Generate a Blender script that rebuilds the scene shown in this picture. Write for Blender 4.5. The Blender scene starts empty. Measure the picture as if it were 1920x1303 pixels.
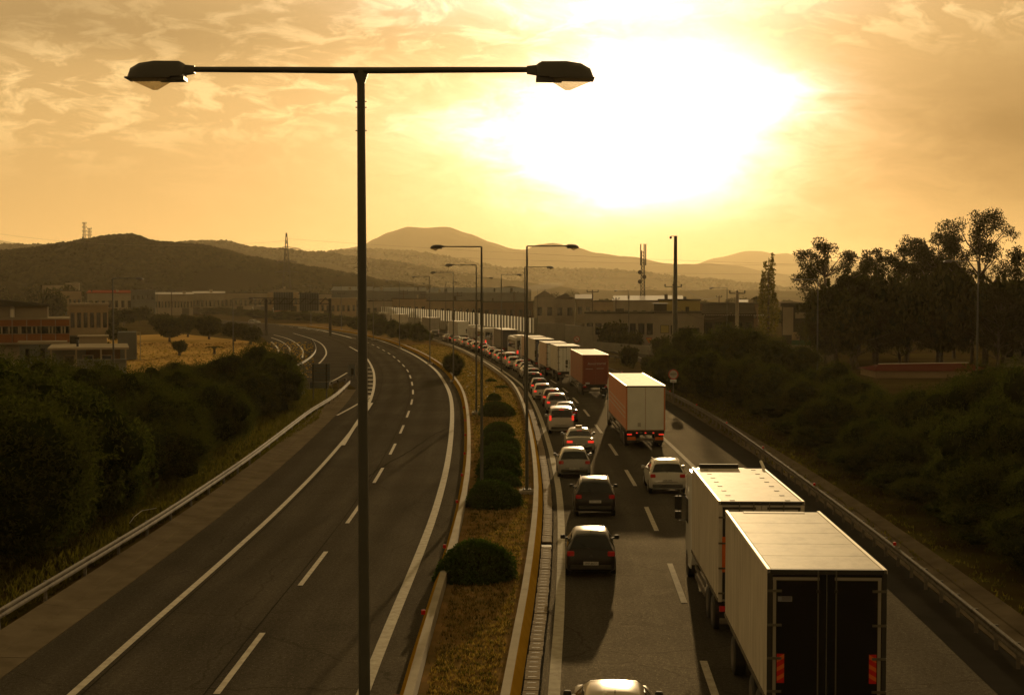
import bpy, math, random
import numpy as np
from mathutils import Vector, Matrix, noise
random.seed(7); rng = np.random.default_rng(7)
sc = bpy.context.scene
R = math.radians
# ------------------------------------------------------------------ camera
F = 2667.0; CH = 9.85; PITCH = math.atan(101.5 / F)
cam = bpy.data.cameras.new('camera'); camo = bpy.data.objects.new('camera', cam)
sc.collection.objects.link(camo)
cam.sensor_width = 36.0; cam.lens = 36.0 * F / 1920.0
cam.clip_start = 0.5; cam.clip_end = 40000
camo.location = (0, 0, CH); camo.rotation_euler = (R(90) - PITCH, 0, 0)
sc.camera = camo
# ------------------------------------------------------------------ light
SUN_AZ = R(5.6); SUN_EL = R(7.0)
SUN = Vector((math.sin(SUN_AZ) * math.cos(SUN_EL), math.cos(SUN_AZ) * math.cos(SUN_EL), math.sin(SUN_EL)))
sl = bpy.data.lights.new('sun', 'SUN'); sl.energy = 4.5; sl.angle = R(0.55); sl.color = (1.0, 0.70, 0.34)
slo = bpy.data.objects.new('sun', sl); sc.collection.objects.link(slo)
slo.rotation_euler = SUN.to_track_quat('Z', 'Y').to_euler()
sc.view_settings.view_transform = 'Standard'; sc.view_settings.look = 'None'
sc.view_settings.exposure = 0.0; sc.view_settings.gamma = 1.0
sc.view_settings.use_curve_mapping = False
sc.cycles.use_denoising = True
sc.cycles.max_bounces = 5; sc.cycles.diffuse_bounces = 2; sc.cycles.glossy_bounces = 2
sc.cycles.transmission_bounces = 3; sc.cycles.volume_bounces = 0; sc.cycles.transparent_max_bounces = 8
sc.cycles.sample_clamp_indirect = 4.0

class NT:
    """small helper for node trees"""
    def __init__(s, nt): s.nt = nt
    def n(s, typ, **kw):
        nd = s.nt.nodes.new(typ)
        for k, v in kw.items(): setattr(nd, k, v)
        return nd
    def link(s, a, b): s.nt.links.new(a, b)
    def put(s, sock, v):
        if isinstance(v, bpy.types.NodeSocket): s.link(v, sock)
        else: sock.default_value = v
    def m(s, op, a, b=0.0, c=None, clamp=False):
        nd = s.n('ShaderNodeMath', operation=op); nd.use_clamp = clamp
        s.put(nd.inputs[0], a); s.put(nd.inputs[1], b)
        if c is not None: s.put(nd.inputs[2], c)
        return nd.outputs[0]
    def mix(s, f, a, b, typ='MIX'):
        nd = s.n('ShaderNodeMix', data_type='RGBA', blend_type=typ)
        s.put(nd.inputs[0], f)
        s.put(nd.inputs[6], a if isinstance(a, bpy.types.NodeSocket) else (*a[:3], 1))
        s.put(nd.inputs[7], b if isinstance(b, bpy.types.NodeSocket) else (*b[:3], 1))
        return nd.outputs[2]
    def noise(s, vec, scale, detail=4, rough=.55, dist=0.0):
        nd = s.n('ShaderNodeTexNoise'); nd.inputs['Scale'].default_value = scale
        nd.inputs['Detail'].default_value = detail; nd.inputs['Roughness'].default_value = rough
        nd.inputs['Distortion'].default_value = dist
        if vec is not None: s.link(vec, nd.inputs['Vector'])
        return nd.outputs[0]
    def ramp(s, f, stops):
        nd = s.n('ShaderNodeValToRGB'); s.put(nd.inputs[0], f)
        el = nd.color_ramp.elements
        el[0].position, el[0].color = stops[0][0], (*stops[0][1], 1)
        el[1].position, el[1].color = stops[-1][0], (*stops[-1][1], 1)
        for p, c in stops[1:-1]:
            e = el.new(p); e.color = (*c, 1)
        return nd.outputs[0]

def srgb(r, g, b):
    f = lambda c: (c / 255 / 12.92) if c / 255 <= .04045 else ((c / 255 + .055) / 1.055) ** 2.4
    return (f(r), f(g), f(b))

# ------------------------------------------------------------------ sky
world = bpy.data.worlds.new('World'); sc.world = world; world.use_nodes = True
W = NT(world.node_tree); world.node_tree.nodes.clear()
tc = W.n('ShaderNodeTexCoord'); sep = W.n('ShaderNodeSeparateXYZ'); W.link(tc.outputs['Generated'], sep.inputs[0])
X, Y, Z = sep.outputs
az = W.m('ARCTAN2', X, Y); el = W.m('ARCSINE', W.m('MINIMUM', W.m('MAXIMUM', Z, -1.0), 1.0))
sky = W.n('ShaderNodeTexSky', sky_type='NISHITA'); sky.sun_disc = False
sky.sun_elevation = SUN_EL; sky.sun_rotation = SUN_AZ; sky.air_density = 1.5; sky.dust_density = 4.0; sky.ozone_density = 1.0
def px2ang(px, py): return ((px - 960) / F, (550 - py) / F)
def gauss(cx, cy, sx, sy, vx=az, vy=el, pw=2.0):
    dx = W.m('DIVIDE', W.m('SUBTRACT', vx, cx), sx); dy = W.m('DIVIDE', W.m('SUBTRACT', vy, cy), sy)
    q = W.m('ADD', W.m('MULTIPLY', dx, dx), W.m('MULTIPLY', dy, dy))
    if pw != 2.0: q = W.m('POWER', q, pw / 2)
    return W.m('EXPONENT', W.m('MULTIPLY', q, -1.0))
comb = W.n('ShaderNodeCombineXYZ'); W.put(comb.inputs[0], W.m('MULTIPLY', az, 10.0)); W.put(comb.inputs[1], W.m('MULTIPLY', el, 26.0))
warp = W.noise(comb.outputs[0], 0.9, 3, .5)
comb2 = W.n('ShaderNodeCombineXYZ')
W.put(comb2.inputs[0], W.m('ADD', W.m('MULTIPLY', az, 14.0), W.m('MULTIPLY', warp, 1.6)))
W.put(comb2.inputs[1], W.m('ADD', W.m('MULTIPLY', el, 34.0), W.m('MULTIPLY', warp, -1.2)))
wisps = W.noise(comb2.outputs[0], 2.1, 11, .64, 0.25)
big = W.noise(comb.outputs[0], 0.55, 5, .55)
# the sun lights the thin cloud round it: a broad glow whose edge follows the cloud
wz = W.m('MULTIPLY', W.m('SUBTRACT', big, 0.5), 0.045)
azw = W.m('ADD', az, W.m('MULTIPLY', W.m('SUBTRACT', wisps, 0.5), 0.075)); elw = W.m('ADD', el, wz)
def g(px, py, sx, sy, pw=2.0, warped=True):
    a, e = px2ang(px, py)
    return gauss(a, e, sx / F, sy / F, azw if warped else az, elw if warped else el, pw)
lob = W.m('ADD', W.m('ADD', g(1215, 205, 225, 140, 2.4), W.m('MULTIPLY', g(1010, 245, 200, 50), .6)), W.m('ADD', W.m('MULTIPLY', g(1190, 325, 190, 75), .85), W.m('MULTIPLY', g(1400, 190, 120, 62), .75)))
lob = W.m('ADD', lob, W.m('MULTIPLY', g(1130, 10, 360, 55), .62))
lob = W.m('MULTIPLY', lob, W.m('ADD', W.m('MULTIPLY', wisps, 0.9), 0.55))
core = W.m('ADD', W.m('MULTIPLY', W.m('POWER', lob, 1.25), 1.7), 0.0)
halo = W.m('MULTIPLY', g(1140, 280, 560, 280), 0.52)
# base colour by height above the horizon
base = W.ramp(W.m('MULTIPLY', el, 1.0), [(0.0, srgb(196, 150, 86)), (0.05, srgb(208, 163, 98)), (0.12, srgb(206, 165, 104)), (0.22, srgb(192, 158, 106)),
     (0.5, srgb(170, 140, 88)), (1.0, srgb(156, 130, 82))])
# away from the sun side the sky is dimmer
away = W.m('MULTIPLY', W.m('ADD', W.m('MULTIPLY', W.m('COSINE', W.m('SUBTRACT', az, SUN_AZ)), 0.5), 0.5), 1.0)
dim = W.m('ADD', W.m('MULTIPLY', W.m('POWER', away, 1.4), 0.38), 0.62)
base = W.mix(1.0, base, dim, 'MULTIPLY')
mask_hi = W.m('MULTIPLY', W.m('SUBTRACT', el, 0.035), 9.0, clamp=True)
cl = W.m('MULTIPLY', W.m('SUBTRACT', wisps, 0.48), 8.0, clamp=True)
field = W.m('ADD', W.m('ADD', g(900, 60, 620, 70), g(150, 215, 330, 110)), W.m('ADD', g(1750, 30, 420, 75), g(520, 200, 260, 70)), clamp=True)
outside = W.m('MULTIPLY', W.m('SUBTRACT', el, 0.19), 6.0, clamp=True)
cl = W.m('MULTIPLY', W.m('MULTIPLY', cl, mask_hi), W.m('MAXIMUM', field, W.m('MULTIPLY', outside, 0.6)))
dark = W.m('ADD', W.m('ADD', W.m('MULTIPLY', g(180, 75, 560, 62), 0.20), W.m('MULTIPLY', g(1720, 200, 330, 110), 0.14)),
           W.m('ADD', W.m('MULTIPLY', g(1900, 330, 400, 220), 0.62), W.m('MULTIPLY', g(0, 60, 500, 90), 0.12)))
dark = W.m('MULTIPLY', dark, W.m('ADD', W.m('MULTIPLY', big, 1.2), 0.4))
col = W.mix(W.m('MULTIPLY', cl, 0.85), base, W.mix(1.0, base, (1.75, 1.9, 2.15), 'MULTIPLY'))
inv = W.m('SUBTRACT', 1.0, dark)
col = W.mix(1.0, col, inv, 'MULTIPLY')
def addc(c, f, tint):
    t = W.mix(1.0, (0, 0, 0), tint, 'ADD')
    k = W.n('ShaderNodeVectorMath', operation='SCALE'); W.link(t, k.inputs[0]); W.put(k.inputs[3], f)
    a = W.n('ShaderNodeVectorMath', operation='ADD'); W.link(c, a.inputs[0]); W.link(k.outputs[0], a.inputs[1])
    return a.outputs[0]
col = addc(col, W.m('MULTIPLY', halo, inv), (1.0, 0.63, 0.25))
col = addc(col, W.m('MULTIPLY', g(1130, 265, 370, 190), 0.62), (1.0, 0.73, 0.46))
col = addc(col, core, (1.0, 0.93, 0.80))
nk = W.n('ShaderNodeVectorMath', operation='SCALE'); W.link(sky.outputs[0], nk.inputs[0]); nk.inputs[3].default_value = 0.035
tint = W.n('ShaderNodeVectorMath', operation='MULTIPLY'); W.link(nk.outputs[0], tint.inputs[0]); tint.inputs[1].default_value = (1.0, 0.72, 0.30)
k10 = W.n('ShaderNodeVectorMath', operation='SCALE'); W.link(col, k10.inputs[0]); k10.inputs[3].default_value = 10.0
tot = W.n('ShaderNodeVectorMath', operation='ADD'); W.link(k10.outputs[0], tot.inputs[0]); W.link(tint.outputs[0], tot.inputs[1])
bg = W.n('ShaderNodeBackground'); W.link(tot.outputs[0], bg.inputs[0]); bg.inputs[1].default_value = 0.10
wo = W.n('ShaderNodeOutputWorld'); W.link(bg.outputs[0], wo.inputs[0])
world.cycles.sampling_method = 'MANUAL'; world.cycles.sample_map_resolution = 1024

# ------------------------------------------------------------------ helpers
def G(px, py, z=0.0):
    """where the sight line of a point of the photo meets height z (1920 x 1303 frame)"""
    dx = (px - 960) / F; dz = -(py - 651.5) / F
    yy = math.cos(PITCH) + dz * math.sin(PITCH); zz = -math.sin(PITCH) + dz * math.cos(PITCH)
    t = (z - CH) / zz
    return Vector((dx * t, yy * t, z))
def AT(px, py, d):
    """the point at distance d (along y) on the sight line"""
    return Vector(((px - 960) / F * d, d, CH + (550 - py) / F * d))

def mat(name, col, rough=.6, metal=0.0, var=0.0, vscale=3.0, bump=0.0, bscale=20.0, spec=.5, emit=None, estr=0, coat=0.0, col2=None, detail=5):
    m = bpy.data.materials.new(name); m.use_nodes = True
    n = NT(m.node_tree); b = m.node_tree.nodes['Principled BSDF']
    b.inputs['Roughness'].default_value = rough; b.inputs['Metallic'].default_value = metal
    b.inputs['Specular IOR Level'].default_value = spec
    b.inputs['Coat Weight'].default_value = coat; b.inputs['Coat Roughness'].default_value = .08
    b.inputs['Base Color'].default_value = (*col, 1)
    t = None
    if var or bump or col2: t = n.n('ShaderNodeTexCoord')
    if var or col2:
        nz = n.noise(t.outputs['Object'], vscale, detail, .6)
        c2 = col2 if col2 else tuple(min(1, c * (1 + var)) for c in col)
        c1 = tuple(c * (1 - var) for c in col)
        f = n.m('MULTIPLY', n.m('SUBTRACT', nz, .32), 2.8, clamp=True)
        n.link(n.mix(f, c1, c2), b.inputs['Base Color'])
    if bump:
        nb = n.noise(t.outputs['Object'], bscale, 3, .6)
        bp = n.n('ShaderNodeBump'); bp.inputs['Strength'].default_value = bump; bp.inputs['Distance'].default_value = .02
        n.link(nb, bp.inputs['Height']); n.link(bp.outputs[0], b.inputs['Normal'])
    if emit:
        b.inputs['Emission Color'].default_value = (*emit, 1); b.inputs['Emission Strength'].default_value = estr
    return m

def leafmat(name, c1, c2, trans=.35, spec=0.0):
    m = bpy.data.materials.new(name); m.use_nodes = True; n = NT(m.node_tree)
    m.node_tree.nodes.clear()
    g_ = n.n('ShaderNodeNewGeometry'); oi = n.n('ShaderNodeObjectInfo')
    f = n.m('FRACT', n.m('ADD', n.m('MULTIPLY', g_.outputs['Random Per Island'], 1.0), n.m('MULTIPLY', oi.outputs['Random'], .37)))
    c = n.mix(f, c1, c2)
    d = n.n('ShaderNodeBsdfPrincipled'); n.link(c, d.inputs['Base Color']); d.inputs['Roughness'].default_value = .5
    d.inputs['Specular IOR Level'].default_value = spec
    tr = n.n('ShaderNodeBsdfTranslucent'); n.link(n.mix(1.0, c, (1.6, 1.7, .7), 'MULTIPLY'), tr.inputs[0])
    mx = n.n('ShaderNodeMixShader'); mx.inputs[0].default_value = trans
    n.link(d.outputs[0], mx.inputs[1]); n.link(tr.outputs[0], mx.inputs[2])
    o = n.n('ShaderNodeOutputMaterial'); n.link(mx.outputs[0], o.inputs[0])
    return m

def tag(o, label=None, cat=None, group=None, kind=None):
    if label: o['label'] = label
    if cat: o['category'] = cat
    if group: o['group'] = group
    if kind: o['kind'] = kind
    return o
def empty(name, loc, rz=0.0, label=None, cat=None, group=None):
    o = bpy.data.objects.new(name, None); sc.collection.objects.link(o)
    o.location = loc; o.rotation_euler = (0, 0, rz); o.empty_display_size = .3
    return tag(o, label, cat, group)
def link(name, me, parent=None, loc=None):
    o = bpy.data.objects.new(name, me); sc.collection.objects.link(o)
    if parent is not None: o.parent = parent
    if loc is not None: o.location = loc
    return o
CHILD = {}
def kids(o):
    return [c for c in o.children]
def copy_tree(o, parent=None):
    c = o.copy(); sc.collection.objects.link(c); c.parent = parent
    for ch in kids(o): copy_tree(ch, c)
    return c

def text_mesh(name, cu, parent, loc):
    tmp = bpy.data.objects.new('tmp_text', cu); me = bpy.data.meshes.new_from_object(tmp); bpy.data.objects.remove(tmp)
    me.name = name; return link(name, me, parent, loc)
class MB:
    def __init__(s): s.v = []; s.f = []
    def add(s, vs, fs):
        k = len(s.v); s.v += [tuple(v) for v in vs]; s.f += [tuple(i + k for i in f) for f in fs]; return s
    def box(s, x0, x1, y0, y1, z0, z1):
        v = [(x0, y0, z0), (x1, y0, z0), (x1, y1, z0), (x0, y1, z0), (x0, y0, z1), (x1, y0, z1), (x1, y1, z1), (x0, y1, z1)]
        return s.add(v, [(3, 2, 1, 0), (4, 5, 6, 7), (0, 1, 5, 4), (1, 2, 6, 5), (2, 3, 7, 6), (3, 0, 4, 7)])
    def bbox(s, x0, x1, y0, y1, z0, z1, b=.03):
        """box with chamfered edges"""
        vs = []
        for (i, j, k) in [(a, b_, c) for a in (0, 1) for b_ in (0, 1) for c in (0, 1)]:
            x = (x0, x1)[i]; y = (y0, y1)[j]; z = (z0, z1)[k]
            sx = (1, -1)[i] * b; sy = (1, -1)[j] * b; sz = (1, -1)[k] * b
            vs += [(x, y + sy, z + sz), (x + sx, y, z + sz), (x + sx, y + sy, z)]
        import bmesh
        bm = bmesh.new(); 
        for v in vs: bm.verts.new(v)
        r = bmesh.ops.convex_hull(bm, input=bm.verts)
        bmesh.ops.dissolve_limit(bm, angle_limit=.02, verts=bm.verts, edges=bm.edges)
        bm.verts.index_update()
        s.add([v.co[:] for v in bm.verts], [tuple(v.index for v in f.verts) for f in bm.faces]); bm.free(); return s
    def tube(s, pts, r, n=8, cap=True):
        pts = [Vector(p) for p in pts]; k = len(s.v)
        rr = r if isinstance(r, (list, tuple)) else [r] * len(pts)
        ref = None
        for i, p in enumerate(pts):
            d = (pts[min(i + 1, len(pts) - 1)] - pts[max(i - 1, 0)]).normalized()
            if ref is None: ref = Vector((1, 0, 0)) if abs(d.x) < .8 else Vector((0, 0, 1))
            a = d.cross(ref).normalized(); b = d.cross(a).normalized(); ref = b.cross(d) if False else ref
            for j in range(n):
                t = 2 * math.pi * j / n
                s.v.append(tuple(p + (a * math.cos(t) + b * math.sin(t)) * rr[i]))
        for i in range(len(pts) - 1):
            for j in range(n):
                q = (j + 1) % n
                s.f.append((k + i * n + j, k + i * n + q, k + (i + 1) * n + q, k + (i + 1) * n + j))
        if cap:
            s.f.append(tuple(k + j for j in range(n))[::-1]); s.f.append(tuple(k + (len(pts) - 1) * n + j for j in range(n)))
        return s
    def rings(s, rings, closed=True, cap=True):
        n = len(rings[0]); k = len(s.v)
        for r in rings: s.v += [tuple(p) for p in r]
        for i in range(len(rings) - 1):
            for j in range(n if closed else n - 1):
                q = (j + 1) % n
                s.f.append((k + i * n + j, k + i * n + q, k + (i + 1) * n + q, k + (i + 1) * n + j))
        if cap:
            s.f.append(tuple(k + j for j in range(n))[::-1]); s.f.append(tuple(k + (len(rings) - 1) * n + j for j in range(n)))
        return s
    def poly(s, pts): return s.add(pts, [tuple(range(len(pts)))])
    def mesh(s, name, m, smooth=False, angle=None):
        me = bpy.data.meshes.new(name); me.from_pydata(s.v, [], s.f); me.update()
        for x in (m if isinstance(m, (list, tuple)) else [m]): me.materials.append(x)
        if smooth:
            me.shade_smooth()
            if angle: me.set_sharp_from_angle(angle=R(angle))
        return me
    def build(s, name, m, parent=None, smooth=False, angle=None, loc=None):
        return link(name, s.mesh(name, m, smooth, angle), parent, loc)

def npmesh(name, V, Fc, m):
    """V (n,3), Fc (k,q) faces of equal size"""
    me = bpy.data.meshes.new(name); q = Fc.shape[1]
    me.vertices.add(len(V)); me.vertices.foreach_set('co', V.astype(np.float32).ravel())
    me.loops.add(Fc.size); me.loops.foreach_set('vertex_index', Fc.astype(np.int32).ravel())
    me.polygons.add(len(Fc)); me.polygons.foreach_set('loop_start', np.arange(0, Fc.size, q, dtype=np.int32))
    me.update(calc_edges=True); me.materials.append(m); return me
def leaf_arrays(C, L, Wd, up=None, droop=0.0):
    """diamond leaves at centres C"""
    n = len(C)
    u = rng.normal(size=(n, 3)); u[:, 2] -= droop; u /= np.linalg.norm(u, axis=1)[:, None]
    w = rng.normal(size=(n, 3)); w -= (w * u).sum(1)[:, None] * u; w /= np.linalg.norm(w, axis=1)[:, None]
    s = (0.7 + .6 * rng.random(n))[:, None]
    V = np.stack([C - u * L * s / 2, C + w * Wd * s / 2, C + u * L * s / 2, C - w * Wd * s / 2], 1).reshape(-1, 3)
    return V, np.arange(4 * n).reshape(n, 4)

# curves through photo points on the ground
def smooth_curve(pts, step=2.0, it=2):
    P = [Vector((p[0], p[1])) for p in pts]
    for _ in range(it):   # Chaikin
        Q = [P[0]]
        for a, b in zip(P, P[1:]): Q += [a * .75 + b * .25, a * .25 + b * .75]
        Q.append(P[-1]); P = Q
    D = [0]
    for a, b in zip(P, P[1:]): D.append(D[-1] + (b - a).length)
    out = []; n = max(2, int(D[-1] / step)); j = 0
    for i in range(n + 1):
        s = D[-1] * i / n
        while j < len(D) - 2 and D[j + 1] < s: j += 1
        t = (s - D[j]) / max(1e-6, D[j + 1] - D[j]); out.append(P[j].lerp(P[j + 1], t))
    return out
def offset(C, o):
    out = []
    for i, p in enumerate(C):
        d = (C[min(i + 1, len(C) - 1)] - C[max(i - 1, 0)]).normalized()
        out.append(p + Vector((d.y, -d.x)) * o)       # +o is to the right of travel
    return out
def ribbon(mb, A, B, z): 
    k = len(mb.v)
    for a, b in zip(A, B): mb.v += [(a.x, a.y, z), (b.x, b.y, z)]
    for i in range(len(A) - 1): mb.f.append((k + 2 * i, k + 2 * i + 1, k + 2 * i + 3, k + 2 * i + 2) if A[0].x < B[0].x else (k + 2 * i + 2, k + 2 * i + 3, k + 2 * i + 1, k + 2 * i))
def at_y(C, y):
    if y <= C[0].y: return C[0], (C[1] - C[0]).normalized()
    for a, b in zip(C, C[1:]):
        if a.y <= y <= b.y:
            t = (y - a.y) / (b.y - a.y); return a.lerp(b, t), (b - a).normalized()
    return C[-1], (C[-1] - C[-2]).normalized()
def heading(d): return -math.atan2(d.x, d.y)
def cut(C, y0, y1): return [p for p in C if y0 <= p.y <= y1]

Rin = smooth_curve([(0.1, 15), (0.75, 28), (1.05, 35.2), (1.55, 45), (2.04, 58), (2.33, 68.9), (2.42, 80), (2.43, 93.6), (2.18, 120.9), (1.4, 148), (-0.13, 169), (-1.9, 189),
    (-4.3, 213), (-7.6, 243), (-13.0, 282), (-19, 316), (-28.5, 365), (-43, 430), (-61, 500), (-88, 580), (-130, 680), (-190, 790), (-270, 900), (-380, 1020)], 2.0)
Lin = smooth_curve([(-3.7, 12), (-3.7, 25), (-3.67, 36), (-3.62, 42.2), (-3.5, 52), (-3.45, 64.9), (-3.75, 84.5), (-4.76, 114), (-5.95, 138), (-7.6, 159), (-9.6, 181), (-12.3, 203), (-15.5, 226.4),
    (-19.2, 250), (-24.5, 281), (-29.5, 306), (-37.8, 341), (-46, 370), (-57, 405), (-68, 435), (-86, 478), (-113, 535), (-147, 600), (-187, 670), (-250, 770), (-350, 900)], 2.0)

# ------------------------------------------------------------------ materials
M = {}
def road_mat(name, c1, c2, vs, gloss, lane=3.95, off=0.0):
    m = mat(name, c1, 1.0, col2=c2, vscale=vs, bump=.5, bscale=45, spec=0, detail=10)
    n = NT(m.node_tree); b = m.node_tree.nodes['Principled BSDF']; out = m.node_tree.nodes['Material Output']
    t = n.n('ShaderNodeTexCoord')
    old = b.inputs['Base Color'].links[0].from_socket
    sp_ = n.noise(t.outputs['Object'], 9, 6, .85); pt_ = n.noise(t.outputs['Object'], .08, 5, .6)
    vo = n.n('ShaderNodeTexVoronoi'); vo.feature = 'DISTANCE_TO_EDGE'; vo.inputs['Scale'].default_value = .13
    wv = n.n('ShaderNodeVectorMath', operation='ADD'); nn2 = n.n('ShaderNodeTexNoise'); nn2.inputs['Scale'].default_value = .6; nn2.inputs['Detail'].default_value = 5; n.link(t.outputs['Object'], nn2.inputs['Vector'])
    n.link(t.outputs['Object'], wv.inputs[0]); n.link(nn2.outputs[1], wv.inputs[1]); n.link(wv.outputs[0], vo.inputs['Vector'])
    crk = n.m('SUBTRACT', 1.0, n.m('MULTIPLY', n.m('SUBTRACT', .006, vo.outputs['Distance'], clamp=True), 70.0, clamp=True))
    f_ = n.m('MULTIPLY', n.m('MULTIPLY', n.m('ADD', n.m('MULTIPLY', n.m('SUBTRACT', sp_, .5), 3.6), 1.0), n.m('ADD', n.m('MULTIPLY', n.m('SUBTRACT', pt_, .5), 1.1), 1.0)), crk)
    atn = n.n('ShaderNodeAttribute'); atn.attribute_name = 'across'
    wear = n.m('COSINE', n.m('MULTIPLY', n.m('SUBTRACT', atn.outputs['Fac'], off), 4 * math.pi / lane))      # two wheel tracks to a lane
    st = n.n('ShaderNodeMapping'); st.inputs['Scale'].default_value = (1.6, .05, 1); n.link(t.outputs['Object'], st.inputs[0]); stn = n.noise(st.outputs[0], 1.0, 5, .6)
    f_ = n.m('MULTIPLY', f_, n.m('SUBTRACT', 1.04, n.m('MULTIPLY', wear, n.m('MULTIPLY', stn, .30))))
    f_ = n.m('MULTIPLY', f_, n.m('ADD', n.m('MULTIPLY', stn, .7), .65))
    n.link(n.mix(1.0, old, f_, 'MULTIPLY'), b.inputs['Base Color'])
    nz = n.noise(t.outputs['Object'], 38, 2, .7); big_ = n.noise(t.outputs['Object'], .35, 6, .6)
    bp = n.n('ShaderNodeBump'); bp.inputs['Strength'].default_value = .9; bp.inputs['Distance'].default_value = .03; n.link(nz, bp.inputs['Height'])
    gg = n.n('ShaderNodeBsdfGlossy'); gg.inputs['Roughness'].default_value = .55; gg.inputs[0].default_value = (1, .88, .68, 1); n.link(bp.outputs[0], gg.inputs['Normal'])
    mx = n.n('ShaderNodeMixShader'); glt = n.noise(t.outputs['Object'], 30, 2, .5); n.put(mx.inputs[0], n.m('ADD', n.m('MULTIPLY', n.m('ADD', big_, .35), gloss), n.m('MULTIPLY', n.m('SUBTRACT', glt, .64, clamp=True), 1.6))); n.link(b.outputs[0], mx.inputs[1]); n.link(gg.outputs[0], mx.inputs[2]); n.link(mx.outputs[0], out.inputs[0])
    return m
M['asphalt'] = road_mat('asphalt', (.034, .032, .028), (.047, .043, .036), .18, .015)
M['asphalt_l'] = road_mat('asphalt_l', (.028, .026, .022), (.040, .036, .029), .18, .012, 3.6)
M['asphalt_x'] = mat('asphalt', (.050, .047, .042), .85, var=.0, col2=(.068, .063, .054), vscale=.18, bump=.5, bscale=55, spec=.12, detail=8)
M['asphalt_old'] = mat('asphalt_old', (.042, .038, .033), 1, spec=0, col2=(.060, .054, .045), vscale=.25, bump=.5, bscale=60, detail=8)
M['asphalt_patch'] = mat('asphalt_patch', (.028, .026, .023), 1, spec=0, var=.15, vscale=.6, bump=.5, bscale=60)
M['paint'] = mat('road_paint', (.46, .43, .37), 1, spec=.03, col2=(.30, .275, .23), vscale=3.5, detail=10)
def paint_mat():
    m = M['paint']; n = NT(m.node_tree); b = m.node_tree.nodes['Principled BSDF']; t = n.n('ShaderNodeTexCoord'); old = b.inputs['Base Color'].links[0].from_socket
    a = n.noise(t.outputs['Object'], 9, 6, .75); c = n.noise(t.outputs['Object'], .7, 4, .6)
    f = n.m('MULTIPLY', n.m('SUBTRACT', n.m('ADD', a, n.m('MULTIPLY', c, .35)), .80), 12, clamp=True)
    n.link(n.mix(n.m('MULTIPLY', f, .75), old, (.07, .065, .055)), b.inputs['Base Color'])
paint_mat()
M['concrete'] = mat('concrete', (.09, .073, .050), 1, spec=0, col2=(.145, .12, .085), vscale=.7, bump=.4, bscale=9, detail=9)
M['asphalt_patch2'] = mat('asphalt_patch2', (.026, .024, .021), 1, spec=0, col2=(.034, .031, .026), vscale=2, bump=.5, bscale=60)
M['concrete_dark'] = mat('concrete_dark', (.06, .048, .032), 1, spec=0, col2=(.10, .082, .057), vscale=.7, bump=.4, bscale=9, detail=9)
M['concrete_pale'] = mat('concrete_pale', (.26, .23, .18), 1, spec=.05, col2=(.34, .305, .245), vscale=1.2, bump=.3, bscale=12, detail=9)
M['yellow_paint'] = mat('yellow_paint', (.24, .135, .012), 1, spec=0, col2=(.30, .175, .022), vscale=1.6, detail=9)
M['drain'] = mat('drain_concrete', (.20, .16, .11), 1, spec=.03, var=.25, vscale=4)
M['earth'] = mat('earth', (.040, .025, .011), 1, spec=0, col2=(.075, .060, .020), vscale=.12, bump=.8, bscale=2.2, detail=10)
M['slope'] = mat('slope_earth', (.030, .018, .008), 1, spec=0, col2=(.050, .045, .012), vscale=.35, bump=.9, bscale=3, detail=10)
M['dry'] = mat('dry_ground', (.27, .165, .07), 1, spec=0, col2=(.10, .078, .028), vscale=.7, bump=.8, bscale=7, detail=10)
M['field'] = mat('field_ground', (.48, .30, .11), 1, spec=0, col2=(.26, .18, .055), vscale=.06, bump=.6, bscale=1.2, detail=10)
M['steel'] = mat('galvanised_steel', (.13, .115, .095), .85, 0, var=.25, vscale=3, spec=.05)
M['pole'] = mat('pole_paint', (.060, .062, .052), .5, .2, var=.15, vscale=2, bump=.2, bscale=30)
M['darkmetal'] = mat('dark_metal', (.035, .033, .028), .7, 0, spec=.15)
M['lamp_body'] = mat('lamp_housing', (.055, .052, .042), .45)
M['black'] = mat('black_rubber', (.012, .012, .012), .7)
M['blackdoor'] = mat('black_door', (.008, .008, .008), .6, spec=.1)
M['chrome'] = mat('chrome', (.6, .6, .6), .18, .9)
M['glass'] = mat('dark_glass', (.008, .010, .010), .08, spec=.4)
M['red_lamp'] = mat('brake_lamp_lit', (.5, .02, .01), .3, emit=(1.0, .04, .018), estr=.8)
M['red_dull'] = mat('tail_lamp', (.15, .008, .004), .5, spec=.08, emit=(1.0, .04, .02), estr=.05)
M['orange_refl'] = mat('orange_reflector', (.55, .12, .02), .6, spec=.1)
M['red_refl'] = mat('red_reflector', (.45, .016, .006), .6, spec=.1)
M['white'] = mat('white_paint', (.62, .62, .60), .3, coat=.5)
M['plate'] = mat('plate_white', (.45, .45, .42), .5)
M['ink'] = mat('plate_ink', (.02, .02, .02), .6)
M['trunk'] = mat('bark', (.07, .05, .032), .9, var=.4, vscale=3, bump=1, bscale=12)
M['leaf_a'] = leafmat('leaf_dark', (.020, .025, .007), (.050, .052, .013), .24)
M['leaf_b'] = leafmat('leaf_olive', (.018, .025, .007), (.052, .056, .014), .24)
M['leaf_c'] = leafmat('leaf_hedge', (.022, .040, .010), (.050, .080, .018), .2)
M['leaf_e'] = leafmat('leaf_eucalyptus', (.018, .018, .007), (.042, .038, .012), .14)
M['leaf_p'] = leafmat('leaf_poplar', (.06, .055, .014), (.11, .085, .018), .35)
M['leaf_far'] = leafmat('leaf_far', (.024, .026, .009), (.055, .050, .015), .2)
M['core'] = mat('crown_core', (.014, .018, .005), 1, spec=0, var=.3, vscale=2)  # dark filler colour, stands in for the shade inside the crowns
M['grass'] = leafmat('dry_grass_blades', (.15, .085, .026), (.34, .24, .10), .25)
M['grass_g'] = leafmat('green_grass_blades', (.038, .036, .008), (.095, .078, .018), .3)
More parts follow.
